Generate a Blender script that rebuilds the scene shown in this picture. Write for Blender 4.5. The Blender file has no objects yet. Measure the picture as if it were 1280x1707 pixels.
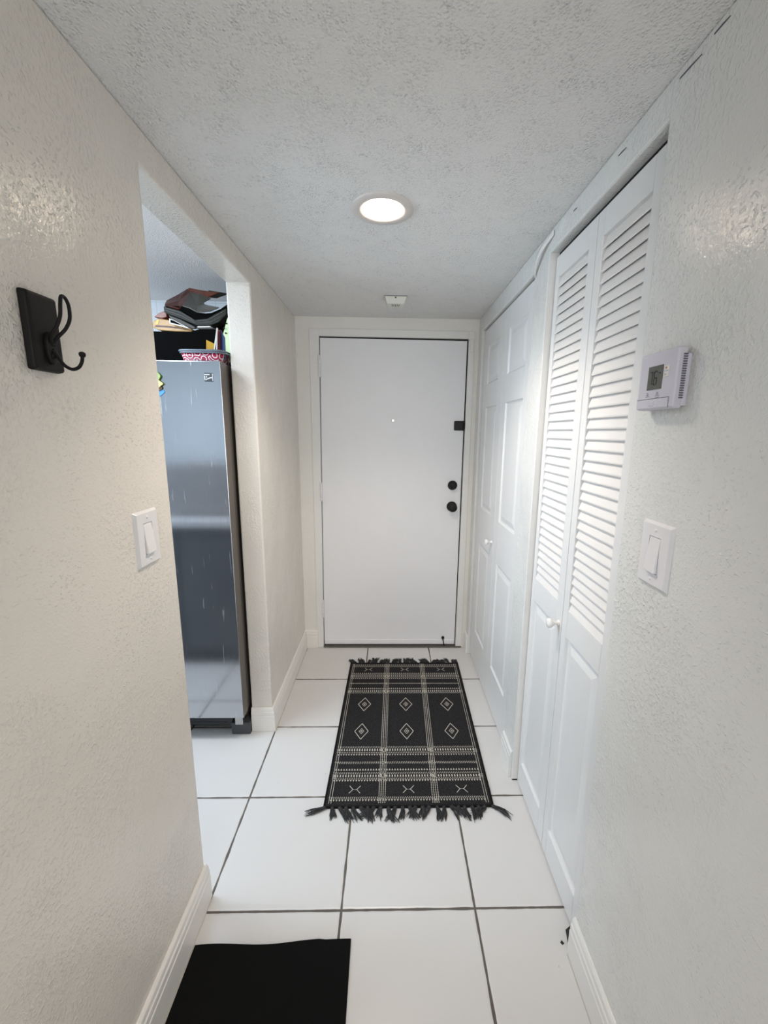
import bpy, math, random
from mathutils import Vector, Matrix
random.seed(7)
S = bpy.context.scene
COL = S.collection
XL, XR, ZC, YD = -0.575, 0.538, 2.146, 2.729     # hall: left wall, right wall, ceiling height, entrance wall
YJ0, YJ1, ZJ = 1.108, 1.885, 2.063               # kitchen opening
TX, TY, TS = -0.1413, 1.0626, 0.4204             # tile grid

# ------------------------------------------------------------------ materials
def new_mat(name):
    m = bpy.data.materials.new(name); m.use_nodes = True
    nt = m.node_tree; b = nt.nodes['Principled BSDF']
    return m, nt, b
def rgb(c): return (c[0], c[1], c[2], 1)
def simple(name, col, rough=.5, metal=0, coat=0, spec=.5, bump=None, var=0, emit=None):
    m, nt, b = new_mat(name)
    b.inputs['Base Color'].default_value = rgb(col)
    b.inputs['Roughness'].default_value = rough
    b.inputs['Metallic'].default_value = metal
    b.inputs['Coat Weight'].default_value = coat
    b.inputs['Specular IOR Level'].default_value = spec
    tc = nt.nodes.new('ShaderNodeTexCoord')
    if bump:
        n = nt.nodes.new('ShaderNodeTexNoise'); n.inputs['Scale'].default_value = bump[0]; n.inputs['Detail'].default_value = 3
        nt.links.new(tc.outputs['Object'], n.inputs['Vector'])
        bp = nt.nodes.new('ShaderNodeBump'); bp.inputs['Strength'].default_value = bump[1]; bp.inputs['Distance'].default_value = bump[2]
        nt.links.new(n.outputs['Fac'], bp.inputs['Height']); nt.links.new(bp.outputs['Normal'], b.inputs['Normal'])
    if var:
        n2 = nt.nodes.new('ShaderNodeTexNoise'); n2.inputs['Scale'].default_value = 9 if var < .2 else 60; n2.inputs['Detail'].default_value = 5
        nt.links.new(tc.outputs['Object'], n2.inputs['Vector'])
        mx = nt.nodes.new('ShaderNodeMix'); mx.data_type = 'RGBA'
        mx.inputs[6].default_value = rgb([c * (1 - var) for c in col]); mx.inputs[7].default_value = rgb([min(1, c * (1 + var)) for c in col])
        nt.links.new(n2.outputs['Fac'], mx.inputs[0]); nt.links.new(mx.outputs[2], b.inputs['Base Color'])
    if emit:
        b.inputs['Emission Color'].default_value = rgb(emit[0]); b.inputs['Emission Strength'].default_value = emit[1]
    return m
def math_node(nt, op, a, b=None, c=None):
    n = nt.nodes.new('ShaderNodeMath'); n.operation = op
    for i, v in enumerate((a, b, c)):
        if v is None: continue
        if isinstance(v, (int, float)): n.inputs[i].default_value = v
        else: nt.links.new(v, n.inputs[i])
    return n.outputs[0]
def noise(nt, vec, scale, detail=2, rough=.5, dist=0):
    n = nt.nodes.new('ShaderNodeTexNoise'); n.inputs['Scale'].default_value = scale; n.inputs['Detail'].default_value = detail
    n.inputs['Roughness'].default_value = rough; n.inputs['Distortion'].default_value = dist
    nt.links.new(vec, n.inputs['Vector']); return n.outputs['Fac']
def mapping(nt, vec, sc, rot=(0,0,0)):
    n = nt.nodes.new('ShaderNodeMapping'); n.inputs['Scale'].default_value = sc; n.inputs['Rotation'].default_value = rot
    nt.links.new(vec, n.inputs['Vector']); return n.outputs[0]
def ramp(nt, fac, p0, p1, v0=0., v1=1.):
    n = nt.nodes.new('ShaderNodeMapRange'); n.inputs['From Min'].default_value = p0; n.inputs['From Max'].default_value = p1
    n.inputs['To Min'].default_value = v0; n.inputs['To Max'].default_value = v1
    nt.links.new(fac, n.inputs['Value']); return n.outputs[0]
def mixc(nt, fac, a, b):
    mx = nt.nodes.new('ShaderNodeMix'); mx.data_type = 'RGBA'
    if isinstance(fac, (int, float)): mx.inputs[0].default_value = fac
    else: nt.links.new(fac, mx.inputs[0])
    for i, v in ((6, a), (7, b)):
        if isinstance(v, (tuple, list)): mx.inputs[i].default_value = rgb(v)
        else: nt.links.new(v, mx.inputs[i])
    return mx.outputs[2]

def wall_paint(name, col, dirt=.0, rough=.14, bumpd=.0034):
    m, nt, b = new_mat(name)
    tc = nt.nodes.new('ShaderNodeTexCoord').outputs['Object']
    v1 = mapping(nt, tc, (1, 1, 1.0))
    big = noise(nt, v1, 3.0, 3)                       # where the plaster was trowelled rough
    mask = ramp(nt, big, .44, .66)
    knock = noise(nt, mapping(nt, tc, (1, 1.0, .85), (.6, 0, 0)), 125, 3, .5, .15)
    knock = ramp(nt, knock, .50, .66)
    fine = noise(nt, tc, 240, 2)
    scr = noise(nt, mapping(nt, tc, (1, 2.6, .7), (.6, 0, 0)), 26, 2, .5, .8)
    ridge = math_node(nt, 'ABSOLUTE', math_node(nt, 'SUBTRACT', scr, .5))
    ridge = ramp(nt, ridge, 0, .02, 1, 0)
    ridge = math_node(nt, 'MULTIPLY', ridge, ramp(nt, noise(nt, tc, 6, 1), .52, .66))
    h = math_node(nt, 'MULTIPLY', knock, math_node(nt, 'ADD', math_node(nt, 'MULTIPLY', mask, .40), .07))
    h = math_node(nt, 'ADD', h, math_node(nt, 'MULTIPLY', fine, .22))
    h = math_node(nt, 'ADD', h, math_node(nt, 'MULTIPLY', ridge, .16))
    spat = math_node(nt, 'MULTIPLY', ramp(nt, noise(nt, mapping(nt, tc, (1, .8, 1), (0, 0, 0)), 150, 2), .60, .70), ramp(nt, noise(nt, tc, 5, 2), .45, .62, .1, .45))
    h = math_node(nt, 'ADD', h, spat)
    h = math_node(nt, 'ADD', h, math_node(nt, 'MULTIPLY', noise(nt, tc, 6, 2), 2.2))
    bp = nt.nodes.new('ShaderNodeBump'); bp.inputs['Strength'].default_value = .75; bp.inputs['Distance'].default_value = bumpd
    nt.links.new(h, bp.inputs['Height']); nt.links.new(bp.outputs['Normal'], b.inputs['Normal'])
    spots = ramp(nt, noise(nt, tc, 11, 6, .75), .70, .78)
    tone = mixc(nt, noise(nt, tc, 2.2, 2), [c * .97 for c in col], col)
    c2 = mixc(nt, math_node(nt, 'MULTIPLY', spots, dirt), tone, (.36, .33, .30))
    if dirt:   # smudge of fingermarks under the coat hook
        ds = nt.nodes.new('ShaderNodeVectorMath'); ds.operation = 'DISTANCE'; nt.links.new(mapping(nt, tc, (1, 1.4, .8)), ds.inputs[0]); ds.inputs[1].default_value = (XL, .79 * 1.4, 1.497 * .8)
        sm = ramp(nt, ds.outputs['Value'], 0, .04, 1, 0)
        sm = math_node(nt, 'MULTIPLY', sm, ramp(nt, noise(nt, tc, 90, 4, .7), .5, .68, 0, .5))
        c2 = mixc(nt, sm, c2, (.33, .31, .28))
    nt.links.new(c2, b.inputs['Base Color'])
    b.inputs['Roughness'].default_value = rough
    b.inputs['Specular IOR Level'].default_value = .5
    return m
M = {}
M['wall_l'] = wall_paint('paint_wall_left', (.765, .715, .645), .35)
M['wall_r'] = wall_paint('paint_wall_right', (.75, .755, .735), .0)
M['wall_e'] = wall_paint('paint_wall_entrance', (.82, .80, .745), .0, .4, .002)
M['wall_k'] = wall_paint('paint_kitchen', (.80, .82, .84), .0, .4, .002)
M['dark'] = simple('dark_gap', (.012, .012, .011), .9)
M['closet'] = simple('closet_shade', (.03, .03, .028), .9)  # near-black colour carries the closet shade seen between the louvers
M['caulk'] = simple('brownish_line', (.52, .49, .44), .8, bump=(60, .4, .001))  # grey-brown for the thin line along the baseboards

def ceiling_mat(name, col, amt=1.0):
    m, nt, b = new_mat(name)
    tc = nt.nodes.new('ShaderNodeTexCoord').outputs['Object']
    vo = nt.nodes.new('ShaderNodeTexVoronoi'); vo.inputs['Scale'].default_value = 165; vo.inputs['Randomness'].default_value = 1
    nt.links.new(mapping(nt, tc, (1, 1, .3)), vo.inputs['Vector'])
    blob = ramp(nt, vo.outputs['Distance'], .05, .55, 1, 0)
    n1 = noise(nt, tc, 100, 5, .7); n2 = noise(nt, tc, 14, 3)
    h = math_node(nt, 'ADD', math_node(nt, 'MULTIPLY', blob, ramp(nt, n2, .35, .65, .25, 1)), math_node(nt, 'MULTIPLY', n1, 1.1))
    bp = nt.nodes.new('ShaderNodeBump'); bp.inputs['Strength'].default_value = .75 * amt; bp.inputs['Distance'].default_value = .0050
    nt.links.new(h, bp.inputs['Height']); nt.links.new(bp.outputs['Normal'], b.inputs['Normal'])
    pit = ramp(nt, n1, .34, .43, 1, 0)
    pit = math_node(nt, 'MULTIPLY', pit, ramp(nt, n2, .4, .6, .2, 1))
    nt.links.new(mixc(nt, math_node(nt, 'MULTIPLY', pit, .5 * amt), col, [c * .45 for c in col]), b.inputs['Base Color'])
    b.inputs['Roughness'].default_value = .85
    return m
M['ceil'] = ceiling_mat('popcorn_ceiling', (.84, .835, .82))
M['ceil_k'] = ceiling_mat('kitchen_ceiling', (.80, .76, .74), .45)

def floor_mat():
    m, nt, b = new_mat('white_floor_tile')
    tc = nt.nodes.new('ShaderNodeTexCoord').outputs['Object']
    sx = nt.nodes.new('ShaderNodeSeparateXYZ'); nt.links.new(tc, sx.inputs[0])
    def line(o, off, w):
        wob = math_node(nt, 'MULTIPLY', math_node(nt, 'SUBTRACT', noise(nt, tc, 14, 2), .5), .006)
        f = math_node(nt, 'ADD', math_node(nt, 'DIVIDE', math_node(nt, 'SUBTRACT', o, off), TS), 100.5)
        f = math_node(nt, 'FRACT', f)
        d = math_node(nt, 'MULTIPLY', math_node(nt, 'ABSOLUTE', math_node(nt, 'SUBTRACT', f, .5)), TS)
        d = math_node(nt, 'ADD', d, wob)
        return d
    dx = line(sx.outputs['X'], TX, 0); dy = line(sx.outputs['Y'], TY, 0)
    d = math_node(nt, 'MINIMUM', dx, dy)
    g = ramp(nt, d, .0030, .0044, 1, 0)
    edge = ramp(nt, d, .0025, .009, 0, 1)
    cid = nt.nodes.new('ShaderNodeTexWhiteNoise'); cid.noise_dimensions = '2D'
    cx = math_node(nt, 'FLOOR', math_node(nt, 'DIVIDE', math_node(nt, 'SUBTRACT', sx.outputs['X'], TX), TS))
    cy = math_node(nt, 'FLOOR', math_node(nt, 'DIVIDE', math_node(nt, 'SUBTRACT', sx.outputs['Y'], TY), TS))
    cb = nt.nodes.new('ShaderNodeCombineXYZ'); nt.links.new(cx, cb.inputs[0]); nt.links.new(cy, cb.inputs[1]); nt.links.new(cb.outputs[0], cid.inputs['Vector'])
    tile = mixc(nt, cid.outputs['Value'], (.665, .65, .63), (.69, .675, .66))
    tile = mixc(nt, ramp(nt, noise(nt, tc, 4, 4), .45, .75, 0, .35), tile, (.66, .62, .585))
    speck = ramp(nt, noise(nt, tc, 42, 2), .77, .80)
    tile = mixc(nt, math_node(nt, 'MULTIPLY', speck, .6), tile, (.35, .31, .27))
    grout = mixc(nt, noise(nt, tc, 12, 3), (.085, .072, .060), (.15, .13, .11))
    nt.links.new(mixc(nt, g, tile, grout), b.inputs['Base Color'])
    nt.links.new(ramp(nt, g, 0, 1, .28, .9), b.inputs['Roughness'])
    bp = nt.nodes.new('ShaderNodeBump'); bp.inputs['Strength'].default_value = .6; bp.inputs['Distance'].default_value = .002
    hh = math_node(nt, 'ADD', edge, math_node(nt, 'MULTIPLY', noise(nt, tc, 9, 2), .25))
    nt.links.new(hh, bp.inputs['Height']); nt.links.new(bp.outputs['Normal'], b.inputs['Normal'])
    return m
M['floor'] = floor_mat()
M['trim'] = simple('semigloss_white_trim', (.80, .79, .76), .28, bump=(40, .25, .001))
M['trim_l'] = simple('cream_trim', (.82, .785, .735), .3, bump=(40, .25, .001))
M['door'] = simple('entrance_door_white', (.83, .83, .845), .42, bump=(8, .25, .003), var=.02)
M['frame'] = simple('door_frame_white', (.80, .79, .765), .4, bump=(25, .3, .002))
M['bifold'] = simple('bifold_white', (.755, .755, .75), .33, bump=(30, .1, .001))
M['louver'] = simple('louver_white', (.79, .77, .75), .36, bump=(30, .1, .001))
M['black'] = simple('black_metal', (.008, .008, .008), .45, spec=.3, bump=(120, .15, .0005))
M['hookblack'] = simple('matte_black_iron', (.008, .007, .0065), .55, bump=(90, .3, .001), spec=.22)
M['plate'] = simple('white_plastic', (.76, .745, .74), .3)
M['plate_r'] = simple('white_plastic_cool', (.76, .755, .775), .3)
M['rocker'] = simple('rocker_plastic', (.79, .775, .765), .28)
M['thermo'] = simple('thermostat_plastic', (.60, .585, .655), .42)
M['lcd'] = simple('lcd_glass', (.115, .12, .11), .22)
M['lcdseg'] = simple('lcd_segment', (.018, .02, .018), .3)
M['btn'] = simple('button_pale', (.72, .69, .64), .5)
M['btnred'] = simple('plus_mark', (.45, .12, .10), .5)
M['grey'] = simple('grey_print', (.22, .21, .24), .6)
M['vent'] = simple('vent_shadow', (.11, .105, .13), .7)
M['detector'] = simple('detector_plastic', (.74, .74, .66), .45)
M['chrome'] = simple('dull_metal', (.5, .49, .47), .35, 1)
M['lens'] = simple('peephole_glow', (.9, .9, .85), .1, emit=((1, 1, .96), 3))  # emission stands in for daylight coming through the peephole
M['kickdark'] = simple('fridge_base_grey', (.055, .057, .062), .5)
M['blackbag'] = simple('black_fabric', (.003, .003, .003), .9, bump=(25, .4, .004), spec=.05)
M['kraft'] = simple('tan_wrapper', (.50, .29, .11), .38, bump=(22, .6, .006), var=.18)
M['kraftred'] = simple('rust_wrapper', (.22, .065, .035), .35, bump=(22, .6, .006), var=.18)
M['darkpaper'] = simple('charcoal_paper', (.020, .020, .015), .5, spec=.25, bump=(18, .6, .006), var=.25)
M['greypaper'] = simple('grey_paper', (.095, .09, .078), .5, spec=.3, bump=(18, .5, .004), var=.12)
M['redpaper'] = simple('dark_red_paper', (.065, .013, .007), .35, spec=.35, bump=(18, .6, .006), var=.3)
M['white_paper'] = simple('white_paper', (.8, .79, .75), .5)
M['green_paper'] = simple('pale_green_paper', (.55, .68, .38), .5, var=.1)
M['navy'] = simple('navy_print', (.03, .06, .14), .4)
M['maroon'] = simple('maroon_print', (.22, .05, .05), .4)
M['yellow'] = simple('yellow_card', (.75, .46, .06), .4, var=.15)
M['matblack'] = simple('black_mat', (.006, .006, .006), .95, bump=(400, .5, .002), spec=.1)
M['threshold'] = simple('threshold_dark', (.10, .092, .082), .6, bump=(50, .3, .001))
M['cab'] = simple('slate_cabinet', (.15, .155, .165), .5)
M['worktop'] = simple('pale_worktop', (.62, .62, .62), .3)
M['appl'] = simple('appliance_grey', (.30, .29, .285), .4)
M['wrug'] = simple('cream_yarn', (.56, .52, .45), .9, bump=(600, .5, .001), var=.22)
M['bulb'] = simple('lamp_lens', (1, .93, .84), .3, emit=((1, .83, .64), 55))
M['reflector'] = simple('lamp_reflector', (.85, .80, .74), .35)
M['ring'] = simple('lamp_trim', (.66, .62, .59), .4)
M['holeblack'] = simple('dull_black', (.02, .018, .016), .8)  # dull black shared by the floor gap, strike mark, button and dots
M['mg'] = simple('magnet_green', (.36, .50, .17), .4)
M['my'] = simple('magnet_yellow', (.72, .68, .26), .4)
M['mb'] = simple('magnet_blue', (.10, .33, .68), .4)
M['mw'] = simple('magnet_white', (.72, .74, .72), .4)
M['mbr'] = simple('magnet_brown', (.16, .09, .05), .4)
M['rimclear'] = simple('rim_plastic', (.16, .19, .23), .12, coat=.6)

def rug_mat():
    m, nt, b = new_mat('charcoal_wool_rug')
    tc = nt.nodes.new('ShaderNodeTexCoord').outputs['Object']
    n1 = noise(nt, tc, 160, 4, .7); n2 = noise(nt, tc, 30, 3)
    c = mixc(nt, ramp(nt, n1, .35, .7), (.010, .0095, .010), (.038, .036, .037))
    lint = ramp(nt, noise(nt, mapping(nt, tc, (1, 1.6, 1), (0, 0, .7)), 62, 3), .72, .80)
    c = mixc(nt, math_node(nt, 'MULTIPLY', lint, .5), c, (.12, .12, .12))
    nt.links.new(c, b.inputs['Base Color']); b.inputs['Roughness'].default_value = .95; b.inputs['Specular IOR Level'].default_value = .15
    bp = nt.nodes.new('ShaderNodeBump'); bp.inputs['Strength'].default_value = .7; bp.inputs['Distance'].default_value = .003
    nt.links.new(math_node(nt, 'ADD', n1, n2), bp.inputs['Height']); nt.links.new(bp.outputs['Normal'], b.inputs['Normal'])
    return m
M['rug'] = rug_mat()
M['rugedge'] = simple('rug_binding', (.010, .009, .009), .95, spec=.1, bump=(300, .5, .001))
M['fringe'] = simple('fringe_yarn', (.045, .044, .045), .95, spec=.15, var=.5)

def steel_mat():
    m, nt, b = new_mat('stainless_steel')
    tc = nt.nodes.new('ShaderNodeTexCoord').outputs['Object']
    br = noise(nt, mapping(nt, tc, (400, 6, 4)), 1, 3)
    smear = noise(nt, mapping(nt, tc, (75, 5, 4.5)), 1.2, 2, .5, .3)
    drip = ramp(nt, smear, .66, .72)
    cloud = noise(nt, mapping(nt, tc, (5, 5, 3.5)), 1, 4, .6)
    b.inputs['Metallic'].default_value = 1
    c = mixc(nt, cloud, (.46, .475, .50), (.56, .575, .60))
    c = mixc(nt, math_node(nt, 'MULTIPLY', drip, .4), c, (.80, .81, .83))
    nt.links.new(c, b.inputs['Base Color'])
    r = math_node(nt, 'ADD', ramp(nt, br, .3, .7, .09, .14), math_node(nt, 'MULTIPLY', drip, .25))
    r = math_node(nt, 'ADD', r, ramp(nt, cloud, .5, .75, 0, .05))
    nt.links.new(r, b.inputs['Roughness'])
    bp = nt.nodes.new('ShaderNodeBump'); bp.inputs['Strength'].default_value = .06; bp.inputs['Distance'].default_value = .0005
    nt.links.new(br, bp.inputs['Height']); nt.links.new(bp.outputs['Normal'], b.inputs['Normal'])
    return m
M['steel'] = steel_mat()
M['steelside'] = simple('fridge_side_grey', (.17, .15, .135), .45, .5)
def container_mat():
    m, nt, b = new_mat('red_paisley_print')
    tc = nt.nodes.new('ShaderNodeTexCoord').outputs['Object']
    vo = nt.nodes.new('ShaderNodeTexVoronoi'); vo.inputs['Scale'].default_value = 32; nt.links.new(tc, vo.inputs['Vector'])
    rings = math_node(nt, 'FRACT', math_node(nt, 'MULTIPLY', vo.outputs['Distance'], 3.4))
    w = ramp(nt, math_node(nt, 'ABSOLUTE', math_node(nt, 'SUBTRACT', rings, .5)), .12, .17, 1, 0)
    nt.links.new(mixc(nt, w, (.36, .015, .055), (.80, .76, .78)), b.inputs['Base Color']); b.inputs['Roughness'].default_value = .25
    return m
M['paisley'] = container_mat()
def ktile_mat():
    m, nt, b = new_mat('kitchen_wall_tile')
    tc = nt.nodes.new('ShaderNodeTexCoord').outputs['Object']
    sx = nt.nodes.new('ShaderNodeSeparateXYZ'); nt.links.new(tc, sx.inputs[0])
    fz = math_node(nt, 'FRACT', math_node(nt, 'DIVIDE', sx.outputs['Z'], .108))
    fx = math_node(nt, 'FRACT', math_node(nt, 'ADD', math_node(nt, 'DIVIDE', sx.outputs['X'], .108), 50))
    g = math_node(nt, 'MAXIMUM', ramp(nt, fz, .0, .03, 1, 0), ramp(nt, fx, .0, .03, 1, 0))
    nt.links.new(mixc(nt, g, (.82, .84, .86), (.5, .52, .55)), b.inputs['Base Color']); b.inputs['Roughness'].default_value = .25
    return m
M['ktile'] = ktile_mat()

# ------------------------------------------------------------------ mesh helpers
class MB:
    def __init__(s): s.v = []; s.f = []; s.m = []; s.sm = []
    def add(s, vs, fs, mi=0, smooth=False):
        o = len(s.v); s.v += [tuple(p) for p in vs]
        for f in fs: s.f.append([i + o for i in f]); s.m.append(mi); s.sm.append(smooth)
        return s
    def box(s, x0, y0, z0, x1, y1, z1, mi=0):
        v = [(x, y, z) for z in (z0, z1) for y in (y0, y1) for x in (x0, x1)]
        return s.add(v, [(0, 2, 3, 1), (4, 5, 7, 6), (0, 1, 5, 4), (2, 6, 7, 3), (0, 4, 6, 2), (1, 3, 7, 5)], mi)
    def hexa(s, bot, top, mi=0):
        return s.add(list(bot) + list(top), [(3, 2, 1, 0), (4, 5, 6, 7), (0, 1, 5, 4), (1, 2, 6, 5), (2, 3, 7, 6), (3, 0, 4, 7)], mi)
    def quad(s, a, b, c, d, mi=0): return s.add([a, b, c, d], [(0, 1, 2, 3)], mi)
    def tube(s, pts, r, n=8, mi=0, cap=True):
        pts = [Vector(p) for p in pts]; k = len(pts)
        rr = r if isinstance(r, (list, tuple)) else [r] * k
        up = None; rings = []
        for i, p in enumerate(pts):
            t = (pts[min(i + 1, k - 1)] - pts[max(i - 1, 0)]).normalized()
            if up is None:
                up = Vector((0, 0, 1)) if abs(t.z) < .9 else Vector((1, 0, 0))
            a = t.cross(up)
            if a.length < 1e-6: a = t.orthogonal()
            a.normalize(); bb = t.cross(a).normalized(); up = -bb if False else a.cross(t).normalized()
            rings.append([p + (a * math.cos(2 * math.pi * j / n) + up * math.sin(2 * math.pi * j / n)) * rr[i] for j in range(n)])
        vs = [q for R_ in rings for q in R_]
        fs = [(i * n + j, i * n + (j + 1) % n, (i + 1) * n + (j + 1) % n, (i + 1) * n + j) for i in range(k - 1) for j in range(n)]
        if cap: fs += [tuple(range(n))[::-1], tuple((k - 1) * n + j for j in range(n))]
        return s.add(vs, fs, mi, True)
    def lathe(s, c, axis, prof, n=32, mi=0, smooth=True):
        # prof: (radius, distance along axis)
        c = Vector(c); ax = Vector(axis).normalized(); a = ax.orthogonal().normalized(); b = ax.cross(a)
        vs = []; fs = []
        for r, h in prof:
            for j in range(n):
                t = 2 * math.pi * j / n
                vs.append(c + ax * h + (a * math.cos(t) + b * math.sin(t)) * max(r, 1e-5))
        k = len(prof)
        for i in range(k - 1):
            for j in range(n): fs.append((i * n + j, i * n + (j + 1) % n, (i + 1) * n + (j + 1) % n, (i + 1) * n + j))
        return s.add(vs, fs, mi, smooth)
    def prism(s, poly, axis, a, b, mi=0):
        # poly: 2D points in the plane perpendicular to axis; axis 'x': (y,z); 'y': (x,z); 'z': (x,y)
        def P(p, t): return {'x': (t, p[0], p[1]), 'y': (p[0], t, p[1]), 'z': (p[0], p[1], t)}[axis]
        n = len(poly); vs = [P(p, a) for p in poly] + [P(p, b) for p in poly]
        fs = [tuple(range(n)), tuple(range(2 * n - 1, n - 1, -1))] + [(i, (i + 1) % n, n + (i + 1) % n, n + i) for i in range(n)]
        return s.add(vs, fs, mi)
def label(o, lab=None, cat=None, group=None, kind=None):
    if lab: o['label'] = lab
    if cat: o['category'] = cat
    if group: o['group'] = group
    if kind: o['kind'] = kind
    return o
def thing(name, loc, lab, cat, group=None, kind=None):
    o = bpy.data.objects.new(name, None); o.empty_display_size = .05; COL.objects.link(o); o.location = loc
    return label(o, lab, cat, group, kind)
def wloc(o):
    v = Vector((0, 0, 0))
    while o: v += Vector(o.location); o = o.parent
    return v
def build(name, mb, mats, parent=None, origin=None, bevel=0, seg=2, recalc=True, lab=None, cat=None, group=None, kind=None, solid=0, sub=0):
    base = wloc(parent) if parent else Vector((0, 0, 0))
    org = Vector(origin) if origin is not None else base
    me = bpy.data.meshes.new(name)
    me.from_pydata([tuple(Vector(p) - org) for p in mb.v], [], mb.f)
    if not isinstance(mats, (list, tuple)): mats = [mats]
    for k in mats: me.materials.append(M[k])
    for p, mi, sm in zip(me.polygons, mb.m, mb.sm): p.material_index = mi; p.use_smooth = sm
    me.update()
    if recalc:
        import bmesh
        bm = bmesh.new(); bm.from_mesh(me); bmesh.ops.recalc_face_normals(bm, faces=bm.faces); bm.to_mesh(me); bm.free()
    o = bpy.data.objects.new(name, me); COL.objects.link(o); o.location = org - base
    if parent: o.parent = parent
    if solid:
        md = o.modifiers.new('thickness', 'SOLIDIFY'); md.thickness = solid; md.offset = 0
    if sub:
        md = o.modifiers.new('smooth', 'SUBSURF'); md.levels = sub; md.render_levels = sub
    if bevel:
        md = o.modifiers.new('bevel', 'BEVEL'); md.width = bevel; md.segments = seg; md.limit_method = 'ANGLE'; md.angle_limit = math.radians(40)
        md.harden_normals = False
    return label(o, lab, cat, group, kind)

# ------------------------------------------------------------------ setting
f = MB(); f.box(-3.2, -4.2, -.06, 2.6, 3.0, 0)
build('floor', f, 'floor', kind='structure', lab='floor of white square tiles with dark grey grout', cat='floor')
c = MB(); c.box(XL - .05, -4.2, ZC, 2.6, 3.0, ZC + .1)
build('ceiling', c, 'ceil', kind='structure', lab='grey white popcorn textured ceiling of the hall', cat='ceiling')
c = MB(); c.box(-3.2, -4.2, 2.17, XL - .05, 3.0, 2.27)
build('ceiling', c, 'ceil_k', kind='structure', lab='bright smooth ceiling of the kitchen seen through the opening', cat='ceiling')
# left wall with the kitchen opening
w = MB()
w.prism([(-.9, 0), (YJ0, 0), (YJ0, ZJ), (YJ1, ZJ), (YJ1, 0), (YD + .15, 0), (YD + .15, ZC), (-.9, ZC)], 'x', XL - .1, XL)
w.box(XL - .1, -.9, ZC, XL - .05, YD + .15, 2.17)
build('wall_left', w, 'wall_l', kind='structure', bevel=.006, lab='cream textured plaster wall on the left with open kitchen doorway', cat='wall')
# right wall with two closet openings
RY = dict(a0=.942, a1=1.565, b0=1.712, b1=2.622)
w = MB()
w.prism([(-.9, 0), (RY['a0'], 0), (RY['a0'], 2.073), (RY['a1'], 2.073), (RY['a1'], 0), (RY['b0'], 0), (RY['b0'], 2.062), (RY['b1'], 2.062), (RY['b1'], 0), (YD + .15, 0), (YD + .15, ZC), (-.9, ZC)], 'x', XR, XR + .11)
build('wall_right', w, 'wall_r', kind='structure', bevel=.005, lab='white knockdown textured wall on the right with closet openings', cat='wall')
# cracks and peeling caulk line under the ceiling, right side
w = MB()
for y0, y1, z0, z1 in ((.80, .835, 2.128, 2.130), (.862, .92, 2.122, 2.126), (1.10, 1.135, 2.118, 2.1205), (1.36, 1.385, 2.116, 2.1175)):
    w.add([(XR - .0008, y0, z0), (XR - .0008, y1, z1), (XR - .0008, y1, z1 + .0022), (XR - .0008, (y0 + y1) / 2, (z0 + z1) / 2 + .0030), (XR - .0008, y0, z0 + .0012)], [(0, 1, 2, 3, 4)], 0)
    o_ = len(w.v)
build('trim_1', w, 'vent', kind='structure', solid=.0008, lab='thin dark cracks along the top edge of the right wall', cat='trim')
# loose caulk ribbon curling at the pier top
w = MB(); n = 12; vs = []
for i in range(n + 1):
    t = i / n
    y = 1.70 - .17 * t; z = 2.052 + .075 * t + .012 * math.sin(math.pi * t); x = XR - .004 - .012 * math.sin(math.pi * (1 - t) ** 1.4)
    vs += [(x, y, z - .012), (x - .002, y, z + .013 * (1 - t * .6))]
w.add(vs, [(2 * i, 2 * i + 1, 2 * i + 3, 2 * i + 2) for i in range(n)], 0, True)
build('trim_2', w, 'trim', kind='structure', solid=.003, lab='loose strip of white caulk curling above the pier between closets', cat='trim')
# entrance wall
FX0, FX1, FZ = -.492, .512, 2.078
w = MB()
w.box(-.7, YD - .012, 0, FX0, YD + .15, ZC); w.box(FX1, YD - .012, 0, XR + .12, YD + .15, ZC); w.box(FX0, YD - .012, FZ, FX1, YD + .15, ZC)
w.box(FX0, YD + .10, 0, FX1, YD + .15, FZ)
build('wall_entrance', w, 'wall_e', kind='structure', lab='white end wall around the entrance door', cat='wall')
# kitchen shell
w = MB(); w.box(-3.2, 2.54, 0, XL - .1, 2.64, 2.17)
build('wall_kitchen_far', w, 'ktile', kind='structure', lab='pale tiled kitchen wall behind the refrigerator', cat='wall')
w = MB(); w.box(-3.2, -1.2, 0, -.675, -1.1, 2.17)
build('wall_kitchen_near', w, 'wall_k', kind='structure', lab='white kitchen wall facing the refrigerator', cat='wall')
w = MB(); w.box(-3.2, -4.2, 0, -3.1, .0, 2.17); w.box(-3.2, .0, 0, -3.1, 1.9, .95); w.box(-3.2, .0, 2.05, -3.1, 1.9, 2.17); w.box(-3.2, 1.9, 0, -3.1, 2.64, 2.17)
build('wall_kitchen_side', w, 'wall_k', kind='structure', lab='kitchen outside wall with the window', cat='wall')
w = MB()
for b_ in ((-3.17, 0, .95, -3.13, 1.9, 1.0), (-3.17, 0, 2.0, -3.13, 1.9, 2.05), (-3.17, 0, 1, -3.13, .05, 2), (-3.17, 1.85, 1, -3.13, 1.9, 2), (-3.17, .93, 1, -3.13, .97, 2)): w.box(*b_)
build('window_1', w, 'trim', kind='structure', lab='white framed kitchen window', cat='window')
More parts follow.
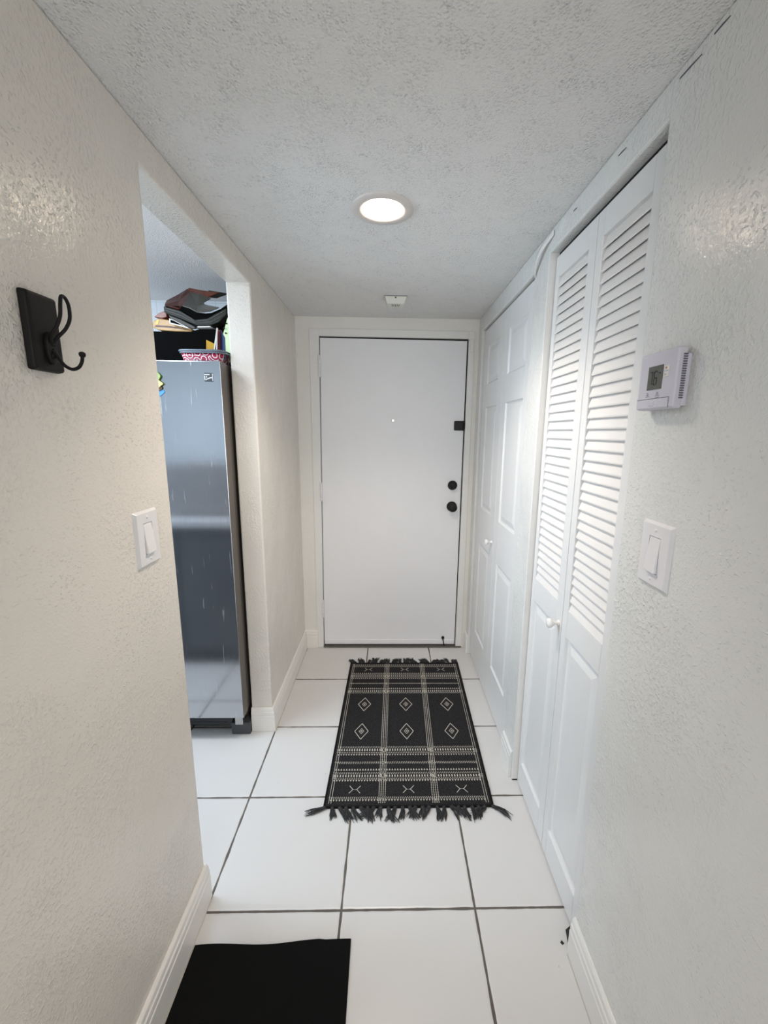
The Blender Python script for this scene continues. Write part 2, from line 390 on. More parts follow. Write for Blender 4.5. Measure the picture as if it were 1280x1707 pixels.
# living room behind the camera
w = MB(); w.box(2.5, -4.2, 0, 2.6, -.9, ZC); w.box(XR + .11, -.9, 0, 2.6, -.8, ZC)
build('wall_living_right', w, 'wall_r', kind='structure', lab='living room wall behind the viewer', cat='wall')
w = MB(); w.box(-3.2, -4.2, 0, -1.9, -4.1, ZC); w.box(1.9, -4.2, 0, 2.6, -4.1, ZC); w.box(-1.9, -4.2, 2.08, 1.9, -4.1, ZC)
build('wall_living_back', w, 'wall_r', kind='structure', lab='living room back wall around the wide glass door', cat='wall')
w = MB()
for b_ in ((-1.9, -4.17, 0, -1.85, -4.12, 2.08), (1.85, -4.17, 0, 1.9, -4.12, 2.08), (-.03, -4.17, 0, .03, -4.12, 2.08), (-1.9, -4.17, 0, 1.9, -4.12, .05), (-1.9, -4.17, 2.03, 1.9, -4.12, 2.08)): w.box(*b_)
build('window_2', w, 'trim', kind='structure', lab='wide sliding glass door frame of the living room', cat='window')
# closet interior shell
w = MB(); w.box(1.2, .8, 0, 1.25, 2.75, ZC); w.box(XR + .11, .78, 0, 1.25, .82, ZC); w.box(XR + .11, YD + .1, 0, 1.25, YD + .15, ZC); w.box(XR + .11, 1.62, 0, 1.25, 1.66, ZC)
build('wall_closet', w, 'closet', kind='structure', lab='inside walls of the closets, painted near black as shade behind the doors', cat='wall')

# baseboards: stepped profile swept along a polyline (z up, out = toward room)
PROF = [(0, 0), (.015, 0), (.015, .082), (.0125, .086), (.0135, .090), (.0135, .104), (.010, .108), (.0105, .112), (.009, .121), (.004, .127), (0, .128)]
def baseboard(name, path, mat, lab, flip=1, ragged=0):
    mb = MB(); pts = [Vector((p[0], p[1], 0)) for p in path]; k = len(pts); rings = []
    for i, p in enumerate(pts):
        d1 = (pts[i] - pts[i - 1]).normalized() if i else (pts[1] - pts[0]).normalized()
        d2 = (pts[i + 1] - pts[i]).normalized() if i < k - 1 else d1
        n1 = Vector((d1.y, -d1.x, 0)) * flip; n2 = Vector((d2.y, -d2.x, 0)) * flip
        nn = (n1 + n2); nn = nn / max(nn.dot(n1), 1e-6)
        rings.append([p + nn * o + Vector((0, 0, z)) for o, z in PROF])
    m_ = len(PROF); vs = [q for r_ in rings for q in r_]
    fs = [(i * m_ + j, i * m_ + (j + 1) % m_, (i + 1) * m_ + (j + 1) % m_, (i + 1) * m_ + j) for i in range(k - 1) for j in range(m_)]
    fs += [tuple(range(m_))[::-1], tuple((k - 1) * m_ + j for j in range(m_))]
    mb.add(vs, fs)
    return build(name, mb, mat, kind='structure', lab=lab, cat='baseboard', bevel=.0012, seg=1)
baseboard('baseboard_left', [(XL, -.9), (XL, YJ0 + .004)], 'trim_l', 'cream baseboard along the near left wall')
baseboard('baseboard_left', [(XL - .1, YJ1), (XL, YJ1), (XL, YD - .012), (FX0 + .006, YD - .012)], 'trim_l', 'cream baseboard wrapping the wall beside the refrigerator to the door')
baseboard('baseboard_right', [(XR, RY['a0'] + .004), (XR, -.9)], 'trim', 'white baseboard along the near right wall')
baseboard('baseboard_right', [(XR, RY['b0'] - .002), (XR, RY['a1'] + .012)], 'trim', 'short white baseboard on the pier between the closets')
baseboard('baseboard_right', [(XR, YD - .012), (XR, RY['b1'] + .006)], 'trim', 'short white baseboard in the corner right of the entrance door')
# thin brownish line where boards meet floor
w = MB()
w.box(XL + .0145, 1.87, 0, XL + .0175, 2.69, .0015); w.box(XL + .0145, .3, 0, XL + .017, 1.10, .0015)
w.box(XR - .0175, .3, 0, XR - .0145, .94, .0015)
w.box(.862 * 0 + XR, RY['a1'] - .004, .0, XR + .024, RY['a1'] + .001, .006)
w.box(XL + .012, 2.655, .0, XL + .020, 2.70, .004)
build('trim_3', w, 'caulk', kind='structure', lab='brownish line where the baseboards meet the floor', cat='trim')
# chipped dark hole at near end of the louvered closet, right baseboard start
w = MB(); w.add([(XR - .006, .952, .001), (XR + .004, 1.0, .001), (XR + .018, 1.0, .018), (XR + .010, .946, .030)], [(0, 1, 2, 3)])
w.add([(.517, .962, .0007), (.513, .968, .0007), (.519, .974, .0007), (.524, .966, .0007)], [(0, 1, 2, 3)])
build('trim_4', w, 'holeblack', kind='structure', solid=.001, lab='small dark chipped gap in the floor edge by the near closet door', cat='trim')

# ------------------------------------------------------------------ entrance door
def LXd(z): return -.446 + .0150 * z / 2.03
def RXd(z): return .463 + .0060 * z / 2.03
d1 = thing('door_1', ((LXd(0) + RXd(0)) / 2, YD, 0), 'flat white entrance door with black locks and painted hinges', 'door', kind='structure')
ZT = 2.027
mb = MB()
yb, yf = YD + .045, YD
zb, zt = .014, ZT
def ztop(x): return zt + .003 - .005 * (x + .44)
P = [(LXd(zb), zb), (RXd(zb), zb), (RXd(zt), ztop(.469)), (LXd(zt), ztop(-.43))]
mb.prism(P, 'y', yf, yb)
build('door_panel', mb, 'door', d1, bevel=.003)
mb = MB(); mb.box(LXd(0) + .004, YD - .006, .018, RXd(0) - .003, YD + .004, .052)
build('door_sweep', mb, 'door', d1, bevel=.003, lab='white sweep strip along the bottom')
# hinges
for z0, z1 in ((1.80, 1.925), (1.027, 1.146), (.222, .342)):
    mb = MB(); xh = LXd((z0 + z1) / 2) - .003; nk = 5; hh = (z1 - z0) / nk
    for k in range(nk):
        mb.lathe((xh, YD - .019, z0 + k * hh), (0, 0, 1), [(0, .0006), (.0068, .0006), (.0075, .002), (.0075, hh - .002), (.0068, hh - .0006), (0, hh - .0006)], 14)
    mb.lathe((xh, YD - .019, z1), (0, 0, 1), [(0, .006), (.004, .005), (.005, 0)], 10)
    mb.box(xh - .003, YD - .019, z0, xh + .004, YD - .001, z1)
    build('hinge', mb, 'frame', d1)
# latch guard plate
mb = MB()
mb.box(.405, YD - .014, 1.487, .4705, YD - .001, 1.546)
o = build('latch', mb, 'black', d1, bevel=.006, seg=3, lab='black rounded latch plate at the door edge')
mb = MB()
for zz in (1.499, 1.534): mb.lathe((.446, YD - .0142, zz), (0, -1, 0), [(.0035, -.001), (.0035, .001), (0, .0016)], 12)
mb.lathe((.464, YD - .016, 1.4865), (0, 0, 1), [(.0, 0), (.006, .001), (.006, .058), (0, .059)], 12)
build('screw', mb, 'black', o)
# deadbolt and knob
mb = MB(); mb.lathe((.409, YD, 1.137), (0, -1, 0), [(.030, -.001), (.031, .006), (.028, .012), (.024, .014), (.0225, .030), (.019, .036), (0, .037)], 40)
o = build('deadbolt', mb, 'black', d1, lab='round black deadbolt above the knob')
mb = MB(); mb.box(.4045, YD - .050, 1.122, .4135, YD - .034, 1.152)
build('thumb_turn', mb, 'black', o, bevel=.003)
mb = MB(); mb.lathe((.409, YD, .997), (0, -1, 0), [(.033, -.001), (.0335, .006), (.028, .010), (.014, .013), (.0125, .030), (.020, .036), (.0275, .048), (.0285, .056), (.025, .064), (.015, .067), (0, .067)], 40)
o = build('door_knob', mb, 'black', d1, lab='round black door knob')
mb = MB(); mb.lathe((.409, YD - .067, .997), (0, -1, 0), [(.008, -.001), (.008, .0015), (.006, .002), (0, .002)], 20)
build('lock_button', mb, 'black', o)
mb = MB(); mb.lathe((.018, YD, 1.544), (0, -1, 0), [(.0095, -.001), (.0095, .003), (.006, .004), (.0055, .002)], 24)
o = build('peephole', mb, 'ring', d1)
mb = MB(); mb.lathe((.018, YD - .002, 1.544), (0, -1, 0), [(.0056, 0), (.004, .0015), (0, .002)], 20)
build('lens', mb, 'lens', o, lab='glass lens with a glow put in for the daylight outside')
# small stopper at door foot
mb = MB(); mb.lathe((.380, YD - .001, .066), (0, -1, 0), [(.010, -.001), (.011, .004), (.008, .012), (0, .014)], 18)
mb.tube([(.380, YD - .008, .058), (.385, YD - .010, .030), (.392, YD - .012, .006)], [.0042, .0035, .0045], 8)
build('door_stop', mb, 'black', d1, lab='small black stopper near the bottom corner')
# strike mark on the frame edge
mb = MB(); mb.box(.4672, YD - .0022, .955, .4708, YD + .002, .998)
build('strike_plate', mb, 'holeblack', d1)

# frame of the entrance door
fr = thing('trim_5', (0, YD, 0), 'white painted metal frame around the entrance door', 'door frame', kind='structure')
yF = YD - .018
mb = MB()
g = .003
mb.hexa([(FX0, yF, 0), (LXd(0) - g, yF, 0), (LXd(0) - g, YD + .06, 0), (FX0, YD + .06, 0)], [(FX0, yF, FZ), (LXd(FZ) - g, yF, FZ), (LXd(FZ) - g, YD + .06, FZ), (FX0, YD + .06, FZ)])
build('jamb', mb, 'frame', fr, bevel=.003)
mb = MB()
g2 = .0062
mb.hexa([(RXd(0) + g2 - .001, yF, 0), (FX1, yF, 0), (FX1, YD + .06, 0), (RXd(0) + g2 - .001, YD + .06, 0)], [(RXd(FZ) + g2 + .001, yF, FZ), (FX1, yF, FZ), (FX1, YD + .06, FZ), (RXd(FZ) + g2 + .001, YD + .06, FZ)])
build('jamb', mb, 'frame', fr, bevel=.003)
mb = MB(); mb.prism([(LXd(2.03) - g, 2.0365), (RXd(2.03) + g2 + .001, 2.0345), (RXd(2.03) + g2 + .001, FZ), (LXd(2.03) - g, FZ)], 'y', yF, YD + .06)
build('head', mb, 'frame', fr, bevel=.002)
mb = MB(); mb.box(LXd(0) - .005, YD + .048, 0, RXd(2) + .01, YD + .06, 2.05)
build('gap_backing', mb, 'dark', fr, lab='black backing painted as the shade behind the door edge')  # black sheet standing in for shade deep in the door gap
mb = MB(); ya_, yb2 = YD + .004, YD + .040
for xa0, xb0, xa1, xb1 in ((LXd(0) - g, LXd(0), LXd(2.02) - g, LXd(2.02)), (RXd(0), RXd(0) + g2 - .001, RXd(2.02), RXd(2.02) + g2)):
    mb.hexa([(xa0, ya_, .014), (xb0, ya_, .014), (xb0, yb2, .014), (xa0, yb2, .014)], [(xa1, ya_, 2.024), (xb1, ya_, 2.024), (xb1, yb2, 2.024), (xa1, yb2, 2.024)])
mb.prism([(-.431, 2.0305), (.4685, 2.026), (.4745, 2.0345), (-.434, 2.0365)], 'y', ya_, yb2)
build('gap_shade', mb, 'dark', fr, lab='black strips painted as the shade in the gap around the door')  # added dark strips, painted shade for the gap round the door
mb = MB(); mb.box(LXd(0) - .002, YD - .024, 0, FX1 - .004, YD + .05, .010)
build('threshold', mb, 'threshold', fr, bevel=.003, lab='dark worn threshold under the door')
mb = MB(); mb.box(.4865, yF - .014, 1.955, .503, yF, 2.030)
build('alarm_contact', mb, 'trim', fr, bevel=.003, lab='small white box at the top right of the frame')

# ------------------------------------------------------------------ bifold closet doors
XD = .560
def nested(mb, y0, y1, z0, z1, x, steps, mi=0, cap=True):
    # raised panel: nested rectangles; steps = (inset, depth into door)
    prev = None
    for ins, dep in steps:
        cur = [(x + dep, y0 + ins, z0 + ins), (x + dep, y1 - ins, z0 + ins), (x + dep, y1 - ins, z1 - ins), (x + dep, y0 + ins, z1 - ins)]
        if prev:
            o_ = len(mb.v); mb.add(prev + cur, [(k, (k + 1) % 4, 4 + (k + 1) % 4, 4 + k) for k in range(4)], mi)
        prev = cur
    mb.add(prev, [(0, 1, 2, 3)], mi)
def leaf_face(mb, y0, y1, z0, z1, x, holes, th=.028):
    # holes: list of (ya,yb,za,zb) all sharing the same ya,yb ordered by z; solid slab around them
    ya, yb = holes[0][0], holes[0][1]
    mb.box(x, y0, z0, x + th, ya, z1); mb.box(x, yb, z0, x + th, y1, z1)
    zz = z0
    for (_, _, za, zb2) in holes:
        mb.box(x, ya, zz, x + th, yb, za); zz = zb2
    mb.box(x, ya, zz, x + th, yb, z1)
def knob(parent, x, y, z, mat='trim'):
    mb = MB(); mb.lathe((x, y, z), (-1, 0, 0), [(.009, -.001), (.0095, .003), (.006, .007), (.006, .016), (.011, .021), (.0165, .028), (.0165, .034), (.011, .039), (0, .040)], 28)
    return build('knob', mb, mat, parent, lab='small round white knob')
# louvered door
d2 = thing('door_2', (XD + .014, (RY['a0'] + RY['a1']) / 2, 0), 'white bifold closet door with louvers above and raised panels below', 'closet door', kind='structure')
def louver_leaf(y0, y1, ya, yb):
    mb = MB()
    z0, z1 = .006, 2.057
    leaf_face(mb, y0, y1, z0, z1, XD, [(ya, yb, .112, .842), (ya, yb, .932, 1.988)])
    o = build('leaf', mb, 'bifold', d2, bevel=.0022)
    mb = MB(); nested(mb, ya, yb, .112, .842, XD, [(0, .002), (.004, .009), (.012, .011), (.040, .004), (.043, .004)])
    build('raised_panel', mb, 'bifold', o)
    mb = MB(); nsl = 36; p = (1.988 - .932) / nsl
    for k in range(nsl):
        zc = .932 + (k + .02) * p
        a = (XD + .0030, zc - .001); b_ = (XD + .0125, zc + .0308)
        dx, dz = .0050, -.0022
        pr = [(a[0], a[1]), (a[0] + .0012, a[1] - .0028), (a[0] + dx, a[1] + dz + .0024), (b_[0] + dx * .6, b_[1] + dz * .6), (b_[0], b_[1]), (a[0] + .0002, a[1] + .0025)]
        n_ = len(pr); vs = [(q[0], ya, q[1]) for q in pr] + [(q[0], yb, q[1]) for q in pr]
        mb.add(vs, [tuple(range(n_)), tuple(range(2 * n_ - 1, n_ - 1, -1))] + [(i, (i + 1) % n_, n_ + (i + 1) % n_, n_ + i) for i in range(n_)])
    build('louvers', mb, 'louver', o)
    return o
l1 = louver_leaf(.948, 1.2605, 1.010, 1.224)
l2 = louver_leaf(1.2635, 1.556, 1.310, 1.528)
knob(l2, XD, 1.283, .862)
mb = MB(); mb.box(XD + .010, .95, 2.0590, XD + .03, 1.56, 2.0725)
build('track', mb, 'dark', d2, lab='dark metal track above the leaves')
mb = MB(); mb.box(XR + .001, RY['a1'] - .004, 0, XD + .02, RY['a1'], 2.073)
build('jamb', mb, 'frame', d2)
# six-panel door (two leaves, one column of panels each)
d3 = thing('door_3', (XD + .012, (RY['b0'] + RY['b1']) / 2, 0), 'white bifold closet door with six raised panels near the entrance', 'closet door', kind='structure')
def panel_leaf(y0, y1, ya, yb):
    mb = MB(); x = XD - .006
    zs = [(.225, .812), (1.030, 1.618), (1.748, 1.955)]
    leaf_face(mb, y0, y1, .006, 2.056, x, [(ya, yb, a, b_) for a, b_ in zs])
    o = build('leaf', mb, 'bifold', d3, bevel=.0015)
    for a, b_ in zs:
        mb = MB(); nested(mb, ya, yb, a, b_, x, [(0, .0005), (.006, .007), (.012, .0085), (.038, .002), (.041, .0015)])
        build('raised_panel', mb, 'bifold', o)
    return o
panel_leaf(1.716, 2.1645, 1.815, 2.085)
l4 = panel_leaf(2.1665, 2.616, 2.262, 2.510)
knob(l4, XD - .006, 2.198, .895)

# ------------------------------------------------------------------ ceiling fixtures
LX, LY, LR = -.028, 1.457, .096
t = thing('ceiling_light', (LX, LY, ZC), 'round white recessed ceiling light glowing warm in the hall', 'ceiling light')
mb = MB(); mb.lathe((LX, LY, ZC), (0, 0, -1), [(LR, -.001), (LR, .003), (LR - .003, .0052), (.074, .0065), (.0650, .004), (.0620, -.002)], 56)
build('trim_ring', mb, 'ring', t)
mb = MB(); mb.lathe((LX, LY, ZC), (0, 0, 1), [(.0620, 0), (.0625, .03), (.060, .055), (0, .056)], 56)
build('reflector', mb, 'reflector', t)
mb = MB(); mb.lathe((LX + .004, LY + .004, ZC + .016), (0, 0, 1), [(0, -.006), (.030, -.004), (.047, .002), (.0535, .012), (.050, .022), (.036, .035)], 48)
build('bulb', mb, 'bulb', t, lab='bright warm lamp face')
# the lamp recess pokes into the slab: cut a real hole
cut = MB(); cut.lathe((LX, LY, ZC - .02), (0, 0, 1), [(0, 0), (.0640, 0), (.0640, .09), (0, .09)], 56)
ceil = [o for o in COL.objects if o.name == 'ceiling'][0]
def bool_cut(target, cutmb):
    me = bpy.data.meshes.new('c'); me.from_pydata(cutmb.v, [], cutmb.f)
    import bmesh
    bm = bmesh.new(); bm.from_mesh(me); bmesh.ops.remove_doubles(bm, verts=bm.verts, dist=1e-4); bmesh.ops.recalc_face_normals(bm, faces=bm.faces); bm.to_mesh(me); bm.free()
    co = bpy.data.objects.new('c', me); COL.objects.link(co)
    md = target.modifiers.new('b', 'BOOLEAN'); md.object = co; md.operation = 'DIFFERENCE'; md.solver = 'EXACT'
    dg = bpy.context.evaluated_depsgraph_get()
    nm = bpy.data.meshes.new_from_object(target.evaluated_get(dg)); target.modifiers.remove(md); target.data = nm
    bpy.data.objects.remove(co)
bool_cut(ceil, cut)
# detector
DX, DY = .0235, 2.292
t = thing('smoke_detector', (DX, DY + .05, ZC), 'small pale green white detector box on the ceiling before the door', 'smoke detector')
mb = MB(); h = .036
mb.hexa([(DX - .045, DY + .010, ZC - h), (DX + .045, DY + .010, ZC - h), (DX + .041, DY + .095, ZC - h), (DX - .041, DY + .095, ZC - h)],
        [(DX - .057, DY, ZC), (DX + .057, DY, ZC), (DX + .053, DY + .11, ZC), (DX - .053, DY + .11, ZC)])
build('housing', mb, 'detector', t, bevel=.004, seg=3)
mb = MB()
for k in range(5):
    x = DX + (k - 2) * .0095; tl = (k - 2) * -.0016
    mb.hexa([(x - .0018, DY + .018, ZC - h - .0006), (x + .0018, DY + .018, ZC - h - .0006), (x + tl + .0018, DY + .058, ZC - h - .0006), (x + tl - .0018, DY + .058, ZC - h - .0006)],
            [(x - .0018, DY + .018, ZC - h + .002), (x + .0018, DY + .018, ZC - h + .002), (x + tl + .0018, DY + .058, ZC - h + .002), (x + tl - .0018, DY + .058, ZC - h + .002)])
build('vent_slots', mb, 'vent', t, lab='five dark vent slots')
mb = MB(); mb.box(DX - .004, DY + .0005, ZC - .011, DX + .004, DY + .004, ZC - .006)
build('test_button', mb, 'holeblack', t)
mb = MB(); mb.box(DX - .058, DY - .001, ZC - .003, DX + .058, DY + .004, ZC + .001)
build('edge_strip', mb, 'grey', t)  # thin dark strip along the near edge at the ceiling

# ------------------------------------------------------------------ wall switches
def switch(side, y0, y1, z0, z1, lab, mats):
    sx = XL if side < 0 else XR; q = 1 if side < 0 else -1      # q: direction out of the wall
    yc, zc = (y0 + y1) / 2, (z0 + z1) / 2
    t = thing('light_switch', (sx, yc, zc), lab, 'light switch', 'rocker light switches on the hall walls')
    mb = MB(); th = .0065; b_ = .006
    rw, rh = .018, .037
    x0 = sx - q * .001; x1 = sx + q * th
    outer = [(x0, y0, z0), (x0, y1, z0), (x0, y1, z1), (x0, y0, z1)]
    front = [(x1, y0 + b_, z0 + b_), (x1, y1 - b_, z0 + b_), (x1, y1 - b_, z1 - b_), (x1, y0 + b_, z1 - b_)]
    hole = [(x1, yc - rw, zc - rh), (x1, yc + rw, zc - rh), (x1, yc + rw, zc + rh), (x1, yc - rw, zc + rh)]
    deep = [(x1 - q * .004, p[1], p[2]) for p in hole]
    for A, B in ((outer, front), (front, hole), (hole, deep)):
        mb.add(A + B, [(k, (k + 1) % 4, 4 + (k + 1) % 4, 4 + k) for k in range(4)])
    mb.add(deep, [(0, 1, 2, 3)])
    build('wall_plate', mb, mats[0], t, bevel=.0012)
    mb = MB(); e = .0012
    # rocker tilted: bottom edge pushed out
    mb.hexa([(x1 - q * .0035, yc - rw + e, zc - rh + e), (x1 - q * .0035, yc + rw - e, zc - rh + e), (x1 - q * .0035, yc + rw - e, zc + rh - e), (x1 - q * .0035, yc - rw + e, zc + rh - e)],
            [(x1 + q * .0065, yc - rw + e, zc - rh + e + .001), (x1 + q * .0065, yc + rw - e, zc - rh + e + .001), (x1 - q * .001, yc + rw - e, zc + rh - e), (x1 - q * .001, yc - rw + e, zc + rh - e)])
    build('rocker', mb, mats[1], t, bevel=.001)
    for s_ in (-1, 1):
        mb = MB(); mb.lathe((x1, yc, zc + s_ * .050), (q, 0, 0), [(.0034, -.001), (.0034, .0006), (.002, .0012), (0, .0012)], 14)
        mb.box(x1 + q * .0011, yc - .0025, zc + s_ * .050 - .0004, x1 + q * .0014, yc + .0025, zc + s_ * .050 + .0004)
        build('screw', mb, mats[0], t)
switch(-1, .937, 1.032, 1.152, 1.286, 'white rocker light switch on the cream wall beside the kitchen opening', ('plate', 'rocker'))
switch(1, .759, .857, 1.168, 1.302, 'white rocker light switch below the thermostat on the right wall', ('plate_r', 'plate_r'))

# ------------------------------------------------------------------ thermostat
y0, y1, z0, z1 = .778, .893, 1.521, 1.629; xf = XR - .028
t = thing('thermostat', (XR, (y0 + y1) / 2, (z0 + z1) / 2), 'pale lilac thermostat with grey screen reading 76 above the right switch', 'thermostat')
mb = MB(); mb.box(xf + .018, y0 + .004, z0 + .004, XR + .001, y1 - .004, z1 - .012)
build('wall_base', mb, 'thermo', t, bevel=.002)
mb = MB()
Q = [(xf + .004, z0), (xf, z0 + .004), (xf, z1 - .002), (xf + .003, z1), (xf + .021, z1), (xf + .021, z0)]
mb.hexa([(xf, y0 - .001, z0), (xf, y1 - .002, z0), (xf + .021, y1, z0 - .001), (xf + .021, y0 + .004, z0 - .001)],
        [(xf, y0 - .001, z1 - .001), (xf, y1 - .002, z1 - .001), (xf + .021, y1, z1), (xf + .021, y0 + .004, z1)])
body = build('body', mb, 'thermo', t, bevel=.0045, seg=4)
mb = MB()
sy0, sy1, sz0, sz1 = .815, .860, 1.558, 1.602
mb.box(xf - .0008, sy0, sz0, xf + .002, sy1, sz1)
scr = build('screen', mb, 'lcd', body, lab='dark grey screen with the digits 76')
def seg7(mb, yc, zc, w_, h_, segs, x, tk=.0017):
    # y decreases to the reader's right on this wall
    L = yc + w_ / 2; R_ = yc - w_ / 2; T = zc + h_ / 2; B = zc - h_ / 2
    S_ = {'a': (L, T, R_, T), 'b': (R_, T, R_, zc), 'c': (R_, zc, R_, B), 'd': (L, B, R_, B), 'e': (L, zc, L, B), 'f': (L, T, L, zc), 'g': (L, zc, R_, zc)}
    for s_ in segs:
        a, b_, c_, d_ = S_[s_]; g_ = .0003
        if b_ == d_: mb.box(x - .0004, min(a, c_) + g_ * .6, b_ - tk / 2, x + .001, max(a, c_) - g_ * .6, b_ + tk / 2)
        else: mb.box(x - .0004, a - tk / 2, min(b_, d_) + g_, x + .001, a + tk / 2, max(b_, d_) - g_)
mb = MB(); seg7(mb, .8500, 1.5795, .0080, .024, 'abc', xf - .0008, .0022); seg7(mb, .8360, 1.5795, .0085, .024, 'acdefg', xf - .0008, .0022)
seg7(mb, .8235, 1.5865, .004, .004, 'abfg', xf - .0008, .0009)
build('digits', mb, 'lcdseg', body, lab='dark digits reading 76')
for zz, mk, nm in ((1.594, 'btnred', 'plus'), (1.5825, 'grey', 'minus')):
    mb = MB(); mb.box(xf - .0018, .7985, zz - .0045, xf + .002, .8105, zz + .0045)
    b_ = build('button', mb, 'btn', body, bevel=.0008)
    mb.__init__(); mb.box(xf - .0022, .8025, zz - .0006, xf - .0016, .8065, zz + .0006)
    if nm == 'plus': mb.box(xf - .0022, .8039, zz - .002, xf - .0016, .8051, zz + .002)
    build(nm + '_mark', mb, mk, body)
mb = MB()
for yc, n_ in ((.858, 3), (.827, 4)):
    for k in range(n_):
        wd = (.004, .006, .0085, .0075)[k]; zz = 1.5525 - k * .0034
        mb.box(xf - .0004, yc - wd, zz - .0005, xf + .001, yc + wd * .5, zz + .0005)
        if k == 1: mb.box(xf - .0004, yc - .002, zz - .002, xf + .001, yc - .0012, zz + .003)
build('printing', mb, 'grey', body, lab='small grey lettering under the screen')
mb = MB(); mb.box(xf - .0012, .7905, 1.5225, xf + .006, .8895, 1.5405)
cv = build('cover', mb, 'thermo', body, bevel=.002, seg=3, lab='hinged lower cover')
mb = MB(); mb.box(xf - .0004, .789, 1.5408, xf + .001, .890, 1.5416); mb.box(xf - .0004, .7888, 1.523, xf + .001, .7895, 1.5416)
build('cover_gap', mb, 'vent', body)
mb = MB(); mb.box(xf - .0022, .832, 1.5275, xf, .850, 1.5350)
build('finger_tab', mb, 'thermo', body, bevel=.001)
mb = MB()
for k in range(19):
    zz = 1.538 + k * .0042
    mb.box(xf + .0115, y0 + .0006, zz, xf + .019, y0 + .006, zz + .0022)
build('side_vents', mb, 'vent', body, lab='row of dark vent slits on the side')

# ------------------------------------------------------------------ coat hook
py, pz = .745, 1.622
t = thing('coat_hook', (XL, py, pz), 'black double coat hook on a rectangular plate on the left wall', 'coat hook')
mb = MB(); mb.hexa([(XL - .001, .713, 1.562), (XL - .001, .779, 1.562), (XL - .001, .779, 1.684), (XL - .001, .713, 1.684)],
                   [(-.561, .7155, 1.5645), (-.561, .7765, 1.5645), (-.561, .7765, 1.6815), (-.561, .7155, 1.6815)])
build('back_plate', mb, 'hookblack', t, bevel=.0045, seg=3)
mb = MB()
n_ = 8
mb.lathe((-.562, .747, 1.600), (1, 0, 0), [(.0, -.001), (.001, -.001)], 6)
ov = []
for j in range(20):
    a = 2 * math.pi * j / 20; ov.append((.747 + .0105 * math.cos(a), 1.600 + .026 * math.sin(a)))
mb.prism(ov, 'x', -.562, -.555)
br = build('bracket', mb, 'hookblack', t, bevel=.002)
for zz in (1.612, 1.588):
    mb = MB(); mb.lathe((-.555, .747, zz), (1, 0, 0), [(.005, -.001), (.005, .001), (.003, .003), (0, .003)], 14)
    build('screw', mb, 'hookblack', br)
def spline(P, k=6):
    P = [Vector(p) for p in P]; out = []
    for i in range(len(P) - 1):
        p0 = P[max(i - 1, 0)]; p1 = P[i]; p2 = P[i + 1]; p3 = P[min(i + 2, len(P) - 1)]
        for j in range(k):
            u = j / k; out.append(.5 * ((2 * p1) + (p2 - p0) * u + (2 * p0 - 5 * p1 + 4 * p2 - p3) * u * u + (3 * p1 - p0 - 3 * p2 + p3) * u ** 3))
    out.append(P[-1]); return out
mb = MB()
up = spline([(-.556, .747, 1.604), (-.551, .7405, 1.618), (-.539, .739, 1.632), (-.531, .7385, 1.648), (-.5285, .739, 1.666), (-.529, .7425, 1.677), (-.530, .7485, 1.6805), (-.5295, .7545, 1.677), (-.5285, .7575, 1.666), (-.530, .758, 1.648), (-.537, .7555, 1.632), (-.549, .752, 1.618), (-.556, .748, 1.604)])
mb.tube(up, .0027, 10)
build('upper_prong', mb, 'hookblack', t)
mb = MB()
lo = spline([(-.556, .747, 1.598), (-.547, .747, 1.583), (-.540, .7475, 1.573), (-.529, .748, 1.5675), (-.518, .748, 1.571), (-.5115, .748, 1.581), (-.510, .748, 1.592)])
mb.tube(lo, .0027, 10); mb.lathe((-.510, .748, 1.588), (0, 0, 1), [(0, -.002), (.004, -.0005), (.0052, .003), (.0045, .006), (.002, .0075), (0, .0078)], 16)
build('lower_prong', mb, 'hookblack', t)

# ------------------------------------------------------------------ refrigerator
FR1, FRF, FRT = -.684, 1.800, 1.745
t = thing('refrigerator', (-1.07, 2.15, 0), 'tall stainless steel refrigerator standing in the kitchen beyond the opening', 'refrigerator')
mb = MB(); mb.box(-1.455, 1.872, .124, FR1 - .004, 2.50, FRT - .001)
mb.box(-1.44, 1.91, .03, FR1 - .02, 2.48, .124)
build('body', mb, 'steelside', t, bevel=.006)
def fdoor(xa, xb, lab=None):
    mb = MB()
    mb.box(xa, FRF, .128, xb, FRF + .062, FRT); mb.m[-1] = 1; mb.m[-2] = 1
    o = build('door', mb, ['steel', 'steelside'], t, bevel=.004, seg=3, lab=lab)
    mb = MB(); mb.box(xa + .004, FRF + .0585, .13, xb - .004, FRF + .072, FRT - .01)
    build('gasket', mb, 'dark', o)
    return o
dr = fdoor(-1.066, FR1); dl = fdoor(-1.455, -1.073)
for dd, hx in ((dr, -1.045), (dl, -1.094)):
    mb = MB()
    mb.tube(spline([(hx, FRF, .62), (hx, FRF - .035, .64), (hx, FRF - .045, .75), (hx, FRF - .045, 1.35), (hx, FRF - .035, 1.46), (hx, FRF, 1.48)]), .010, 12)
    build('handle', mb, 'steel', dd)
mb = MB(); mb.box(-1.45, 1.885, .028, -.772, 1.905, .122)
for k in range(5): mb.box(-1.40, 1.883, .040 + k * .016, -.80, 1.886, .046 + k * .016)
build('kick_grille', mb, 'kickdark', t)
for xa in (-.768, -1.452):
    mb = MB(); mb.box(xa, 1.852, 0, xa + .091 if xa > -1 else xa + .09, 1.93, .064)
    build('foot_cover', mb, 'kickdark', t, bevel=.004)
mb = MB(); mb.box(-.742, 1.838, .0645, -.705, 1.868, .129)
build('hinge', mb, 'chrome', t, bevel=.001)
